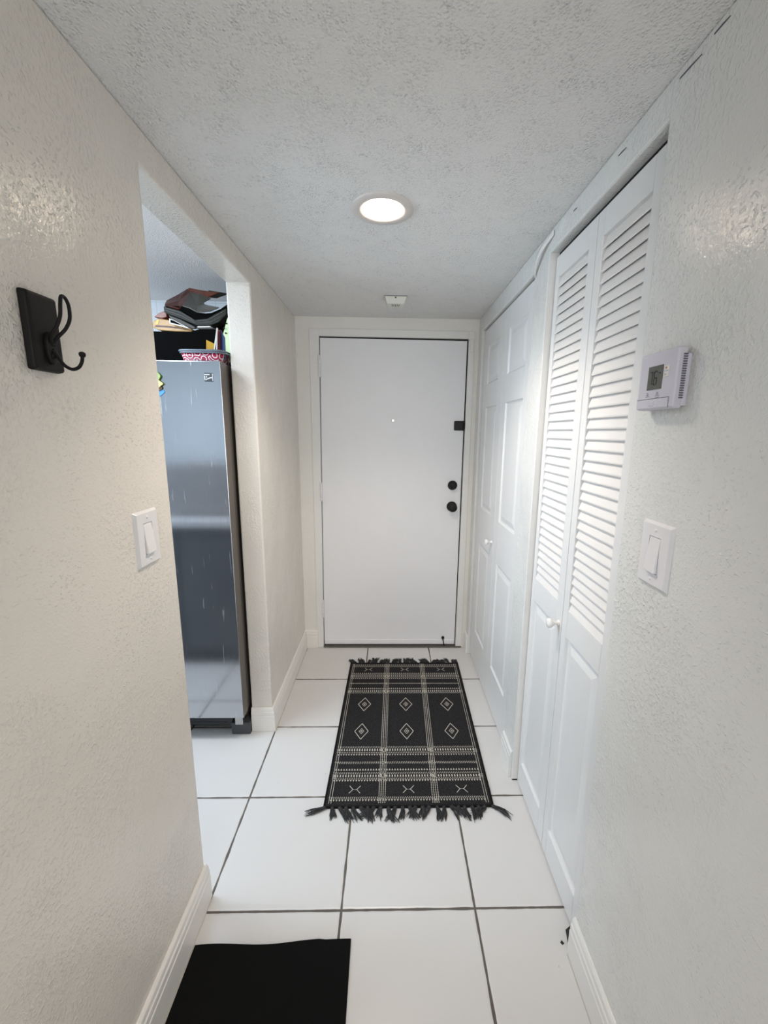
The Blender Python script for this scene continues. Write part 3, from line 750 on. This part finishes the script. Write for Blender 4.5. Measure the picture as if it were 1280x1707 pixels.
# badge, as on the door: dark square with light bars and a curved stroke
mb = MB(); bx0, bx1, bz0, bz1 = -.7515, -.7165, 1.663, 1.698; yb_ = FRF - .0014
mb.box(bx0, yb_, bz0, bx1, FRF + .001, bz1)
bd = build('badge', mb, 'kickdark', dr, bevel=.0008, lab='small square dark badge with pale strokes')
mb = MB(); yy = yb_ - .0006
def stroke(P): 
    n_ = len(P); mb.add([(p[0], yy, p[1]) for p in P] + [(p[0], yb_ + .0004, p[1]) for p in P], [tuple(range(n_)), tuple(range(2 * n_ - 1, n_ - 1, -1))] + [(i, (i + 1) % n_, n_ + (i + 1) % n_, n_ + i) for i in range(n_)])
W_, H_ = bx1 - bx0, bz1 - bz0
def bp_(u, v): return (bx0 + u * W_, bz1 - v * H_)
stroke([bp_(.0, .16), bp_(.62, .16), bp_(.62, .26), bp_(.0, .26)])
stroke([bp_(.0, .36), bp_(.10, .36), bp_(.10, .78), bp_(.0, .78)])
stroke([bp_(.22, .36), bp_(.30, .36), bp_(.30, .55), bp_(.22, .60)])
cur = [bp_(.95, .10 + 0 * .1)] ; 
top_ = [bp_(.12 + .83 * u, .74 - .38 * math.sin(u * 1.5) + .10 * u) for u in [i / 10 for i in range(11)]]
bot_ = [bp_(.12 + .83 * u, .84 - .34 * math.sin(u * 1.5) + .10 * u) for u in [i / 10 for i in range(11)]][::-1]
stroke(top_ + bot_)
stroke([bp_(.90, .08), bp_(.97, .08), bp_(.97, .9), bp_(.90, .9)])
build('badge_strokes', mb, 'mw', bd)
# magnet
t = thing('refrigerator_magnet', (-.945, FRF, 1.65), 'small colourful green and blue magnet on the refrigerator door', 'magnet')
def blob(name, pts, z_, mat, par, th=.003):
    mb = MB(); mb.prism(pts, 'y', FRF - z_ - th, FRF - z_ + (.0005 if z_ == 0 else 0)); return build(name, mb, mat, par, bevel=.001)
def ell(cx, cz, rx, rz, n=18, k=0, a0=0): return [(cx + rx * math.cos(2 * math.pi * j / n + a0) * (1 + k * math.cos(5 * 2 * math.pi * j / n)), cz + rz * math.sin(2 * math.pi * j / n + a0) * (1 + k * math.cos(5 * 2 * math.pi * j / n))) for j in range(n)]
blob('base', ell(-.947, 1.621, .030, .018, 22, .08), 0, 'mb', t)
blob('trunk', ell(-.946, 1.636, .024, .012), .0032, 'mbr', t)
blob('leaves', ell(-.946, 1.652, .028, .016, 22, .10), .0064, 'my', t)
blob('figure', ell(-.943, 1.681, .019, .018, 20, .06), .0064, 'mg', t)
blob('patch', ell(-.952, 1.676, .010, .010), .0096, 'mw', t)

# ------------------------------------------------------------------ things on top of the refrigerator
FT = FRT + .0005
# black soft bag
t_ = MB()
bm_pts = [(-1.30, 2.02), (-.705, 2.02), (-.705, 2.36), (-1.30, 2.36)]
t_.prism([(-1.30, FT), (-.705, FT), (-.712, 1.9120), (-.862, 1.9100), (-.886, 1.8995), (-1.295, 1.8995)], 'y', 2.02, 2.36)
bag = thing('storage_bag', (-1.0, 2.19, FT), 'black soft storage bag on top of the refrigerator behind the patterned tub', 'bag')
o = build('body', t_, 'blackbag', bag, bevel=.004, seg=2)
mb = MB(); mb.tube(spline([(-.86, 2.022, 1.80), (-.86, 2.012, 1.815), (-.84, 2.008, 1.825), (-.80, 2.008, 1.825), (-.78, 2.012, 1.815), (-.78, 2.022, 1.80)]), .004, 8)
build('handle', mb, 'blackbag', bag)
# patterned tub, rounded oblong, with a clear rim
def oblong(x0, x1, y0, y1, z, r, n=8, ins=0):
    x0 += ins; x1 -= ins; y0 += ins; y1 -= ins; r = max(r - ins, .004); out = []
    for cx, cy, a in ((x1 - r, y0 + r, -90), (x1 - r, y1 - r, 0), (x0 + r, y1 - r, 90), (x0 + r, y0 + r, 180)):
        for j in range(n + 1):
            th = math.radians(a + 90 * j / n); out.append((cx + r * math.cos(th), cy + r * math.sin(th), z))
    return out
tub = thing('storage_tub', (-.785, 1.90, FT), 'red and white paisley tub holding papers on top of the refrigerator', 'tub')
mb = MB(); X0, X1, Y0, Y1 = -.880, -.688, 1.845, 1.995
rings = [oblong(X0, X1, Y0, Y1, FT, .03, ins=.024), oblong(X0, X1, Y0, Y1, FT + .012, .035, ins=.016), oblong(X0, X1, Y0, Y1, 1.783, .04, ins=.006), oblong(X0, X1, Y0, Y1, 1.783, .04, ins=.010), oblong(X0, X1, Y0, Y1, FT + .014, .035, ins=.020)]
n_ = len(rings[0]); vs = [p for r_ in rings for p in r_]
fs = [(i * n_ + j, i * n_ + (j + 1) % n_, (i + 1) * n_ + (j + 1) % n_, (i + 1) * n_ + j) for i in range(4) for j in range(n_)] + [tuple(range(n_))[::-1], tuple(4 * n_ + j for j in range(n_))]
mb.add(vs, fs, 0, True); build('wall', mb, 'paisley', tub)
mb = MB()
for zz, ii, rr in ((1.785, .003, .0035), (1.792, .0, .004)):
    r_ = oblong(X0, X1, Y0, Y1, zz, .04, ins=ii); mb.tube(r_ + [r_[0]], rr, 8, cap=False)
build('rim', mb, 'rimclear', tub, lab='clear grey plastic rim')
# papers standing in the tub
def slab(name, pts, mat, lab, cat, group=None, th=.0015, parent=None):
    mb = MB(); n_ = len(pts); mb.add(pts, [tuple(range(n_))]); cx = [sum(p[k] for p in pts) / n_ for k in range(3)]
    cx[2] = min(p[2] for p in pts)
    return build(name, mb, mat, parent, origin=cx if parent is None else None, solid=th, lab=lab, cat=cat, group=group)
zb = FT + .016
slab('card', [(-.772, 1.885, 1.80), (-.762, 1.89, zb + .03), (-.745, 1.90, zb + .04), (-.742, 1.905, 1.828), (-.773, 1.895, 1.842)], 'yellow', 'small yellow card standing in the patterned tub', 'card', th=.002)
bk = thing('booklet', (-.71, 1.90, zb), 'folded navy and maroon booklet with white edges standing in the tub', 'booklet')
slab('cover', [(-.743, 1.88, zb), (-.724, 1.905, zb), (-.714, 1.905, 1.882), (-.721, 1.885, 1.882)], 'maroon', None, None, parent=bk, th=.004)
slab('back_cover', [(-.722, 1.905, zb), (-.692, 1.88, zb), (-.692, 1.885, 1.85), (-.714, 1.904, 1.884)], 'navy', None, None, parent=bk, th=.004)
slab('pages', [(-.746, 1.876, zb), (-.741, 1.876, zb), (-.716, 1.882, 1.886), (-.721, 1.880, 1.887)], 'white_paper', None, None, parent=bk, th=.003)
slab('pages', [(-.730, 1.876, zb), (-.726, 1.876, zb), (-.718, 1.882, 1.884), (-.722, 1.880, 1.884)], 'white_paper', None, None, parent=bk, th=.003)
gl = thing('greeting_card', (-.70, 1.95, zb), 'pale green card with black dots leaning at the back of the tub', 'card')
slab('sheet', [(-.738, 1.955, zb), (-.69, 1.945, zb), (-.69, 1.965, 1.965), (-.708, 1.975, 1.945), (-.735, 1.985, 1.88)], 'green_paper', None, None, parent=gl, th=.003)
mb = MB()
for u, v in ((-.712, 1.925), (-.722, 1.905), (-.70, 1.905), (-.698, 1.94), (-.716, 1.885)): mb.lathe((u, 1.9695 + (v - 1.925) * .1, v), (0, -1, 0), [(0.0032, -.004), (.0032, .0022), (0, .0025)], 10)
build('dots', mb, 'holeblack', gl)
# folded bags: creased profiles (x, z) extruded back in y
def folded(name, prof, ya, yb, mat, lab, cat, group=None, th=.004, lean=0., wob=.004):
    rnd = random.Random(len(prof) * 13 + int(ya * 1000) + int(prof[0][0] * 999)); ny = 7; P = spline([(p[0], 0, p[1]) for p in prof], 4)
    vs = []
    for j in range(ny + 1):
        u = j / ny; y = ya + (yb - ya) * u
        for i, p in enumerate(P): vs.append((p.x + rnd.uniform(-1, 1) * wob * .6, y + rnd.uniform(-1, 1) * wob + lean * (p.z - 1.9), p.z + rnd.uniform(-1, 1) * wob * .35 + .02 * u))
    k = len(P); mb = MB(); mb.add(vs, [(j * k + i, j * k + i + 1, (j + 1) * k + i + 1, (j + 1) * k + i) for j in range(ny) for i in range(k - 1)], 0, False)
    return build(name, mb, mat, origin=(sum(p[0] for p in prof) / len(prof), ya, min(p[1] for p in prof)), solid=th, lab=lab, cat=cat, group=group)
G = 'folded wrappers piled on the black bag'

def solid(name, poly, ya, yb, mat, lab, cat, group=None, bev=.003, shrink=.92, parent=None, rise=.0):
    # closed puffy fold: front outline, slightly smaller back outline
    n_ = len(poly); cx = sum(p[0] for p in poly) / n_; cz = sum(p[1] for p in poly) / n_; rnd = random.Random(n_ * 7 + int(ya * 100))
    rows = 5; vs = []
    for j in range(rows + 1):
        u = j / rows; k = 1 + (shrink - 1) * u
        for p in poly: vs.append((cx + (p[0] - cx) * k + (rnd.uniform(-1, 1) * .002 if j else 0), ya + (yb - ya) * u, cz + (p[1] - cz) * (1 - .0 * u) + rise * u + (rnd.uniform(-1, 1) * .0008 if j else 0)))
    mb = MB(); mb.add(vs, [tuple(range(n_)), tuple(rows * n_ + i for i in range(n_))[::-1]] + [(j * n_ + i, j * n_ + (i + 1) % n_, (j + 1) * n_ + (i + 1) % n_, (j + 1) * n_ + i) for j in range(rows) for i in range(n_)])
    return build(name, mb, mat, parent, origin=None if parent else (cx, ya, min(p[1] for p in poly)), bevel=bev, seg=2, lab=lab, cat=cat, group=group)
tb = solid('folded_bag', [(-1.066, 1.920), (-1.056, 1.944), (-1.031, 1.955), (-.974, 1.948), (-.933, 1.932), (-.893, 1.916), (-.883, 1.908), (-.893, 1.9012), (-.962, 1.9012), (-1.035, 1.906)], 2.03, 2.28, 'kraft', 'glossy tan folded bag at the bottom of the pile on the refrigerator', 'bag', G, .004)
mb = MB(); mb.prism([(-1.050, 1.919), (-.985, 1.918), (-.905, 1.9085), (-.98, 1.9235), (-1.045, 1.926)], 'y', 2.0285, 2.034); build('opening', mb, 'redpaper', tb, lab='dark slit between the folded edges')
mb = MB(); mb.prism([(-1.040, 1.947), (-1.028, 1.950), (-1.034, 1.930), (-1.046, 1.928)], 'y', 2.0285, 2.034); build('highlight_fold', mb, 'yellow', tb, lab='pale patch painted as a highlight on the corner')  # highlight put in as a pale patch
solid('folded_bag', [(-1.056, 1.963), (-1.034, 1.980), (-1.012, 1.988), (-.999, 1.986), (-.999, 1.963), (-1.02, 1.958)], 2.04, 2.30, 'kraftred', 'rust red folded bag behind the tan one on the refrigerator', 'bag', G, .003)
ev = thing('folded_envelope', (-.93, 2.005, 1.91), 'white edged dark envelope tucked under the charcoal bag', 'envelope')
mb = MB(); mb.prism([(-.972, 1.950), (-.971, 1.929), (-.884, 1.908), (-.916, 1.925), (-.955, 1.944)], 'y', 2.003, 2.012); build('edge', mb, 'white_paper', ev, lab='white edge')
mb = MB(); mb.prism([(-.966, 1.944), (-.966, 1.932), (-.912, 1.920), (-.952, 1.940)], 'y', 2.001, 2.011); build('inside', mb, 'blackbag', ev, lab='dark inside')
solid('folded_bag', [(-.978, 1.9655), (-.932, 1.9500), (-.869, 1.920), (-.867, 1.912), (-.883, 1.912), (-.939, 1.935), (-.969, 1.951)], 2.013, 2.029, 'greypaper', 'thin grey folded bag squeezed between the tan and charcoal bags', 'bag', G, .002, 1)
vb = solid('folded_bag', [(-.990, 1.998), (-.920, 1.982), (-.858, 1.946), (-.806, 1.952), (-.719, 1.996), (-.722, 1.969), (-.755, 1.937), (-.795, 1.922), (-.853, 1.922), (-.911, 1.945), (-.990, 1.973)], 2.0, 2.26, 'darkpaper', 'charcoal folded bag sagging in the middle of the pile', 'bag', G, .003, .98)
mb = MB()
for P_, w_ in (([(-.984, 1.990), (-.915, 1.971), (-.862, 1.940)], .0022), ([(-.982, 1.981), (-.912, 1.958), (-.858, 1.931)], .0020), ([(-.845, 1.939), (-.80, 1.944), (-.735, 1.977)], .0022), ([(-.84, 1.931), (-.79, 1.934), (-.745, 1.957)], .0018)):
    for a, b_ in zip(P_, P_[1:]): mb.prism([(a[0], a[1]), (b_[0], b_[1]), (b_[0], b_[1] + w_), (a[0], a[1] + w_)], 'y', 1.998, 2.004)
build('fold_highlights', mb, 'greypaper', vb, lab='pale strips painted as highlights along the folds')  # highlights on the folds, put in as paler strips
solid('folded_bag', [(-.990, 2.0005), (-.908, 2.0005), (-.873, 1.990), (-.843, 1.976), (-.812, 1.973), (-.786, 1.976), (-.746, 1.992), (-.700, 2.022), (-.700, 2.004), (-.722, 1.9955), (-.806, 1.954), (-.858, 1.9485), (-.918, 1.9845)], 2.004, 2.24, 'blackbag', 'flat black folded bag between the charcoal one and the grey sleeve', 'bag', G, .001, 1)
solid('folded_leaflet', [(-.853, 1.9135), (-.79, 1.916), (-.795, 1.9205), (-.847, 1.919)], 2.0, 2.15, 'white_paper', 'thin white leaflet under the charcoal bags', 'leaflet', None, .0005, 1)
gs = thing('paper_sleeve', (-.83, 2.05, 1.99), 'open grey paper sleeve lying tilted on the pile near the ceiling', 'paper sleeve')
mb = MB()
F_ = [(-.746, 1.99, 1.994), (-.786, 1.99, 1.978), (-.812, 1.985, 1.973), (-.843, 1.99, 1.974), (-.873, 1.995, 1.990), (-.908, 2.0, 2.001), (-.912, 2.05, 2.038), (-.922, 2.12, 2.090), (-.876, 2.11, 2.080), (-.831, 2.12, 2.066), (-.850, 2.08, 2.040), (-.831, 2.05, 2.020), (-.790, 2.01, 2.006)]
mb.add(F_ + [(-.86, 2.04, 2.012)], [(i, (i + 1) % 13, 13) for i in range(13)])
build('sheet', mb, 'greypaper', gs, solid=.004)
rs = thing('folded_bag', (-.93, 2.12, 2.0), 'glossy dark red folded bag topmost on the pile by the ceiling', 'bag', G)
mb = MB(); mb.add([(-.986, 2.005, 2.002), (-.925, 2.00, 1.988), (-.905, 2.01, 2.006), (-.913, 2.06, 2.042), (-.926, 2.13, 2.094), (-.946, 2.15, 2.112), (-.975, 2.13, 2.084), (-1.012, 2.08, 2.040), (-.95, 2.06, 2.035)], [(i, (i + 1) % 8, 8) for i in range(8)])
build('side', mb, 'redpaper', rs, solid=.006)
mb = MB(); mb.add([(-.946, 2.152, 2.110), (-.944, 2.16, 2.120), (-.88, 2.17, 2.112), (-.811, 2.17, 2.106), (-.857, 2.14, 2.074), (-.89, 2.135, 2.086), (-.928, 2.13, 2.099)], [(0, 1, 2), (0, 2, 5, 6), (2, 3, 4, 5)])
build('flap', mb, 'kraftred', rs, solid=.005)
mb = MB(); mb.add([(-.86, 2.176, 2.116), (-.775, 2.19, 2.108), (-.815, 2.15, 2.078), (-.855, 2.152, 2.082)], [(0, 1, 2, 3)])
build('dark_tip', mb, 'darkpaper', rs, solid=.004)

# ------------------------------------------------------------------ kitchen units (seen in the steel)
t = thing('kitchen_cabinet', (-1.5, .9, 0), 'slate base cabinet facing the refrigerator', 'cabinet')
mb = MB(); mb.box(-2.3, .45, .09, -.76, 1.10, .90); mb.box(-2.26, .50, 0, -.80, 1.05, .09)
build('body', mb, 'cab', t)
for k in range(3):
    xa = -2.29 + k * .51; mb = MB(); mb.box(xa, 1.10, .12, xa + .50, 1.12, .88)
    dd = build('door', mb, 'cab', t, bevel=.003)
    mb = MB(); mb.tube([(xa + .44, 1.12, .70), (xa + .44, 1.145, .71), (xa + .44, 1.145, .83), (xa + .44, 1.12, .84)], .005, 8); build('handle', mb, 'chrome', dd)
mb = MB(); mb.box(-2.32, .42, .90, -.74, 1.14, .94)
build('worktop', mb, 'worktop', origin=(-1.5, .8, .90), bevel=.004, lab='pale worktop on the slate cabinet', cat='worktop')
t = thing('microwave_oven', (-1.1, .8, .94), 'grey microwave oven on the worktop', 'microwave')
mb = MB(); mb.box(-1.55, .55, .945, -.78, .98, 1.27); build('body', mb, 'appl', t, bevel=.008)
mb = MB(); mb.box(-1.35, .98, .965, -.80, .992, 1.25); build('door', mb, 'appl', t, bevel=.003)

# ------------------------------------------------------------------ rug with woven pattern
RC = [(-.2515, 1.429), (.4255, 1.427), (.4495, 2.497), (-.2405, 2.499)]
def RP(u, y, z):   # u in metres from rug axis at nominal half width .3385, y = world depth
    v = (y - 1.428) / 1.070
    s_ = u / .677 + .5
    xa = RC[0][0] + (RC[3][0] - RC[0][0]) * v; xb = RC[1][0] + (RC[2][0] - RC[1][0]) * v
    return (xa + (xb - xa) * s_, y, z)
RT = .0065
t = thing('rug', (.094, 1.96, 0), 'black woven rug with cream diamonds and stripes and knotted fringes before the door', 'rug')
mb = MB(); nx, ny = 20, 30
def rz(u, y): return RT + .0006 * math.sin(u * 23 + 1) * math.sin(y * 11)
vs = []
for j in range(ny + 1):
    for i in range(nx + 1):
        u = -.3385 + .677 * i / nx; y = 1.428 + 1.07 * j / ny; vs.append(RP(u, y, rz(u, y)))
mb.add(vs, [(j * (nx + 1) + i, j * (nx + 1) + i + 1, (j + 1) * (nx + 1) + i + 1, (j + 1) * (nx + 1) + i) for j in range(ny) for i in range(nx)], 0, True)
B0 = [RP(-.3385, 1.428, 0), RP(.3385, 1.428, 0), RP(.3385, 2.498, 0), RP(-.3385, 2.498, 0)]
for k in range(4):
    a = B0[k]; b_ = B0[(k + 1) % 4]; mb.add([a, b_, (b_[0], b_[1], RT), (a[0], a[1], RT)], [(0, 1, 2, 3)])
# pattern, as part of the same cloth
zp = RT + .0009
def rq(pts): mb.add([RP(u, y, zp) for u, y in pts], [tuple(range(len(pts)))], 1)
rnd = random.Random(3)
def spans():  # u ranges between the vertical bands
    return [(-.318, -.126), (-.093, .093), (.126, .318)]
STEP = .0118
def tri_row(y, h_, up, step=STEP, a=-.322, b_=.322):
    n_ = int((b_ - a) / step)
    for k in range(n_):
        u = a + (k + .5) * step; w_ = step * .33
        if up: rq([(u - w_, y), (u + w_, y), (u, y + h_)])
        else: rq([(u - w_, y + h_), (u, y), (u + w_, y + h_)])
def slash_row(y, h_, step=.0078, a=-.322, b_=.322, lean=.004, th=.0021):
    n_ = int((b_ - a) / step)
    for k in range(n_):
        u = a + k * step
        rq([(u, y), (u + th, y), (u + th - lean, y + h_), (u - lean, y + h_)])
def dash_row(y, h_, step=STEP, a=-.322, b_=.322):
    n_ = int((b_ - a) / step)
    for k in range(n_):
        u = a + (k + .5) * step; w_ = step * .24
        rq([(u - w_, y), (u + w_, y), (u + w_ * .7, y + h_), (u - w_ * .8, y + h_)])
# near end
tri_row(1.453, .009, False); slash_row(1.465, .010)
tri_row(1.551, .0095, False); slash_row(1.562, .010); dash_row(1.576, .012); slash_row(1.592, .010); tri_row(1.612, .011, True)
slash_row(1.650, .013, .0080, lean=.005)
tri_row(1.699, .009, False); slash_row(1.713, .010); dash_row(1.728, .014); slash_row(1.747, .010)
# far end
slash_row(2.172, .010); dash_row(2.187, .014); tri_row(2.213, .013, True, STEP)
slash_row(2.264, .010, .007, lean=.002)
tri_row(2.313, .010, False); slash_row(2.328, .008); dash_row(2.341, .012); slash_row(2.357, .008); tri_row(2.370, .012, True)
slash_row(2.450, .004, .0042, lean=0, th=.0032); tri_row(2.466, .012, True)
# vertical bands: four beaded lines each, side lines double
def vline(u, w_, solid=False):
    y = 1.444
    while y < 2.482:
        L = .0065 if not solid else .04
        rq([(u - w_, y), (u + w_, y), (u + w_, y + L), (u - w_, y + L)]); y += L * (1.35 if not solid else 1.0)
for uc in (-.1095, .1095):
    for du in (-.0125, -.0042, .0042, .0125): vline(uc + du, .00135)
    for yk in (1.585, 1.735, 2.192, 2.343, 1.655, 2.268):
        for q in range(7):
            aa = 2 * math.pi * q / 7; ru = .014 if yk not in (1.655, 2.268) else .007; cu = uc + ru * .75 * math.cos(aa); cy = yk + ru * .8 * math.sin(aa)
            rq([(cu - .004, cy), (cu, cy - .005), (cu + .004, cy), (cu, cy + .005)])
for s_ in (-1, 1):
    vline(s_ * .3225, .0009, True); vline(s_ * .3130, .0009, True)
    for yk in (1.58, 1.73, 2.192, 2.343):
        for dv in (-.008, 0, .008): rq([(s_ * .327, yk + dv - .001), (s_ * .3085, yk + dv - .001), (s_ * .3085, yk + dv + .001), (s_ * .327, yk + dv + .001)])
def seg(a, b_, w_=.0014):
    d = Vector((b_[0] - a[0], b_[1] - a[1])); n_ = Vector((-d.y, d.x)).normalized() * w_
    e_ = d.normalized() * w_ * .6; a = (a[0] - e_.x, a[1] - e_.y); b_ = (b_[0] + e_.x, b_[1] + e_.y)
    rq([(a[0] - n_.x, a[1] - n_.y), (b_[0] - n_.x, b_[1] - n_.y), (b_[0] + n_.x, b_[1] + n_.y), (a[0] + n_.x, a[1] + n_.y)])
def diamond(u, y, a, b_, w_):
    P_ = [(u - a, y), (u, y - b_), (u + a, y), (u, y + b_)]
    for k in range(4): seg(P_[k], P_[(k + 1) % 4], w_)
for u in (-.2235, 0, .2235):
    for y in (1.861, 2.074):
        diamond(u, y, .0335, .056, .0016); diamond(u, y, .0125, .019, .0011); diamond(u, y, .0045, .007, .0012)
    for y in (1.511, 2.419):
        for s_ in (-1, 1):
            sh = .0105
            seg((u + s_ * .008, y), (u + s_ * .0225, y + .018), .0013); seg((u + s_ * .008, y), (u + s_ * .0225, y - .018), .0013)
            seg((u + s_ * .002, y), (u + s_ * .008, y), .0010)
build('woven_cloth', mb, ['rug', 'wrug'], t, recalc=False)
mb = MB()
for s_ in (-1, 1): mb.tube([RP(s_ * .3375, 1.428 + 1.07 * k / 24, .0045 + .0006 * math.sin(k)) for k in range(25)], .0045, 8)
for yy in (1.430, 2.496): mb.tube([RP(-.3385 + .677 * k / 24, yy, .0045) for k in range(25)], .0048, 8)
build('binding', mb, 'rugedge', t, lab='plain black bound edge')
def tassel(u, y, sgn, rnd):
    mb = MB(); base = Vector(RP(u, y, .006)); L = rnd.uniform(.046, .068) * (1 if sgn < 0 else .95); ang = rnd.uniform(-.85, .85)
    if sgn < 0 and u < -.31: ang = -1.15; L = .075
    if sgn < 0 and u > .31: ang = 1.2; L = .075
    bend = rnd.uniform(-.5, .5); d = Vector((math.sin(ang), sgn * math.cos(ang), 0)); s_ = Vector((d.y, -d.x, 0))
    mb.tube([base - d * .003, base + d * .006 + Vector((0, 0, .003)), base + d * .012 + Vector((0, 0, .001))], [.003, .0062, .0045], 8)
    for q in range(20):
        a = rnd.uniform(-1, 1); l_ = L * rnd.uniform(.72, 1.12); z_ = rnd.uniform(.0016, .009); P_ = []
        for k in range(6):
            v = k / 5
            P_.append(base + d * (l_ * v) + s_ * (a * (.005 + .012 * v) + bend * l_ * v * v * .8 + rnd.uniform(-1, 1) * .0010) + Vector((0, 0, max(.0016, z_ * (1 - v * .55) + .004 * math.sin(v * 3)) - .006 * (1 if k == 0 else 0) * 0)) - Vector((0, 0, .006)))
        P_ = [Vector((p.x, p.y, max(p.z + (.0 if k else .003), .0013))) for k, p in enumerate(P_)]
        mb.tube(P_, [.0020, .0018, .0016, .0015, .0013, .0006], 4)
    build('tassel', mb, 'fringe', t, recalc=False)
rnd = random.Random(21)
for k in range(25): tassel(-.333 + .666 * k / 24, 1.426, -1, rnd)
for k in range(27): tassel(-.333 + .666 * k / 26, 2.500, 1, rnd)

# ------------------------------------------------------------------ black mat
mb = MB(); nx, ny = 24, 20; vs = []
def mp(u, v, z):
    x0, x1 = -.5545 , -.1035 + .010 * (1 - v)
    y1 = .972 + .012 * u + .0035 * math.sin(u * 9 + .8) * (1 if u < .8 else .3)
    y0 = .30
    return (x0 + (x1 - x0) * u, y0 + (y1 - y0) * v, z)
for lay in (0, 1):
    for j in range(ny + 1):
        for i in range(nx + 1):
            u, v = i / nx, j / ny; zz = 0.0005 if lay == 0 else .006 + .0012 * math.sin(u * 8) * v
            vs.append(mp(u, v, zz))
N1 = (nx + 1) * (ny + 1); fs = []
for j in range(ny):
    for i in range(nx):
        a = j * (nx + 1) + i; q = (a, a + 1, a + nx + 2, a + nx + 1); fs.append(tuple(k + N1 for k in q)); fs.append(q[::-1])
rim = [i for i in range(nx + 1)] + [j * (nx + 1) + nx for j in range(1, ny + 1)] + [ny * (nx + 1) + i for i in range(nx - 1, -1, -1)] + [j * (nx + 1) for j in range(ny - 1, 0, -1)]
for k in range(len(rim)):
    a, b_ = rim[k], rim[(k + 1) % len(rim)]; fs.append((a, b_, b_ + N1, a + N1))
mb.add(vs, fs, 0, False)
build('door_mat', mb, 'matblack', origin=(-.33, .64, 0), lab='plain black rectangular mat on the tiles along the left baseboard', cat='mat', bevel=.0015)

# ------------------------------------------------------------------ camera
pitch, yaw, roll, f_px = .1931, .0247, .0122, 703.557
fw = Vector((math.sin(yaw) * math.cos(pitch), math.cos(yaw) * math.cos(pitch), -math.sin(pitch)))
r0 = Vector((math.cos(yaw), -math.sin(yaw), 0)); u0 = r0.cross(fw)
rr = r0 * math.cos(roll) + u0 * math.sin(roll); uu = -r0 * math.sin(roll) + u0 * math.cos(roll)
cd = bpy.data.cameras.new('camera'); cam = bpy.data.objects.new('camera', cd); COL.objects.link(cam)
mt = Matrix((rr, uu, -fw)).transposed().to_4x4(); mt.translation = Vector((0, 0, 1.471)); cam.matrix_world = mt
cd.sensor_fit = 'HORIZONTAL'; cd.sensor_width = 36; cd.lens = f_px / 1280 * 36
cd.shift_x = (640 - 666.044) / 1280; cd.shift_y = (858.409 - 853.5) / 1280; cd.clip_start = .02
S.camera = cam

# ------------------------------------------------------------------ light
def area(name, loc, rot, sx, sy, power, col):
    l = bpy.data.lights.new(name, 'AREA'); l.shape = 'RECTANGLE'; l.size = sx; l.size_y = sy; l.energy = power; l.color = col
    o = bpy.data.objects.new(name, l); COL.objects.link(o); o.location = loc; o.rotation_euler = rot; return o
R90 = math.pi / 2
area('living_room_daylight', (0, -4.05, 1.15), (R90, 0, 0), 3.6, 1.9, 66, (1.0, .985, .96))          # faces +y
area('kitchen_window_daylight', (-3.05, .95, 1.5), (0, -R90, 0), 1.0, 1.8, 40, (.66, .84, 1.0))       # faces +x
area('kitchen_fill', (-1.35, 1.35, 2.16), (0, 0, 0), .5, .5, 17, (.74, .86, 1.0))  # added fill, brightens the floor at the kitchen opening
sp = bpy.data.lights.new('downlight', 'SPOT'); sp.energy = 30; sp.color = (1, .90, .80); sp.spot_size = math.radians(125); sp.spot_blend = .6; sp.shadow_soft_size = .05
so = bpy.data.objects.new('downlight', sp); COL.objects.link(so); so.location = (LX, LY, ZC - .01)
wd = bpy.data.worlds.new('world'); S.world = wd; wd.use_nodes = True
bg = wd.node_tree.nodes['Background']; bg.inputs[0].default_value = (.80, .88, 1, 1); bg.inputs[1].default_value = 1.0

vs_ = S.view_settings
S.display_settings.display_device = 'sRGB'
vs_.view_transform = 'Standard'; vs_.look = 'None'; vs_.gamma = 1; vs_.use_curve_mapping = False; vs_.exposure = 0.28
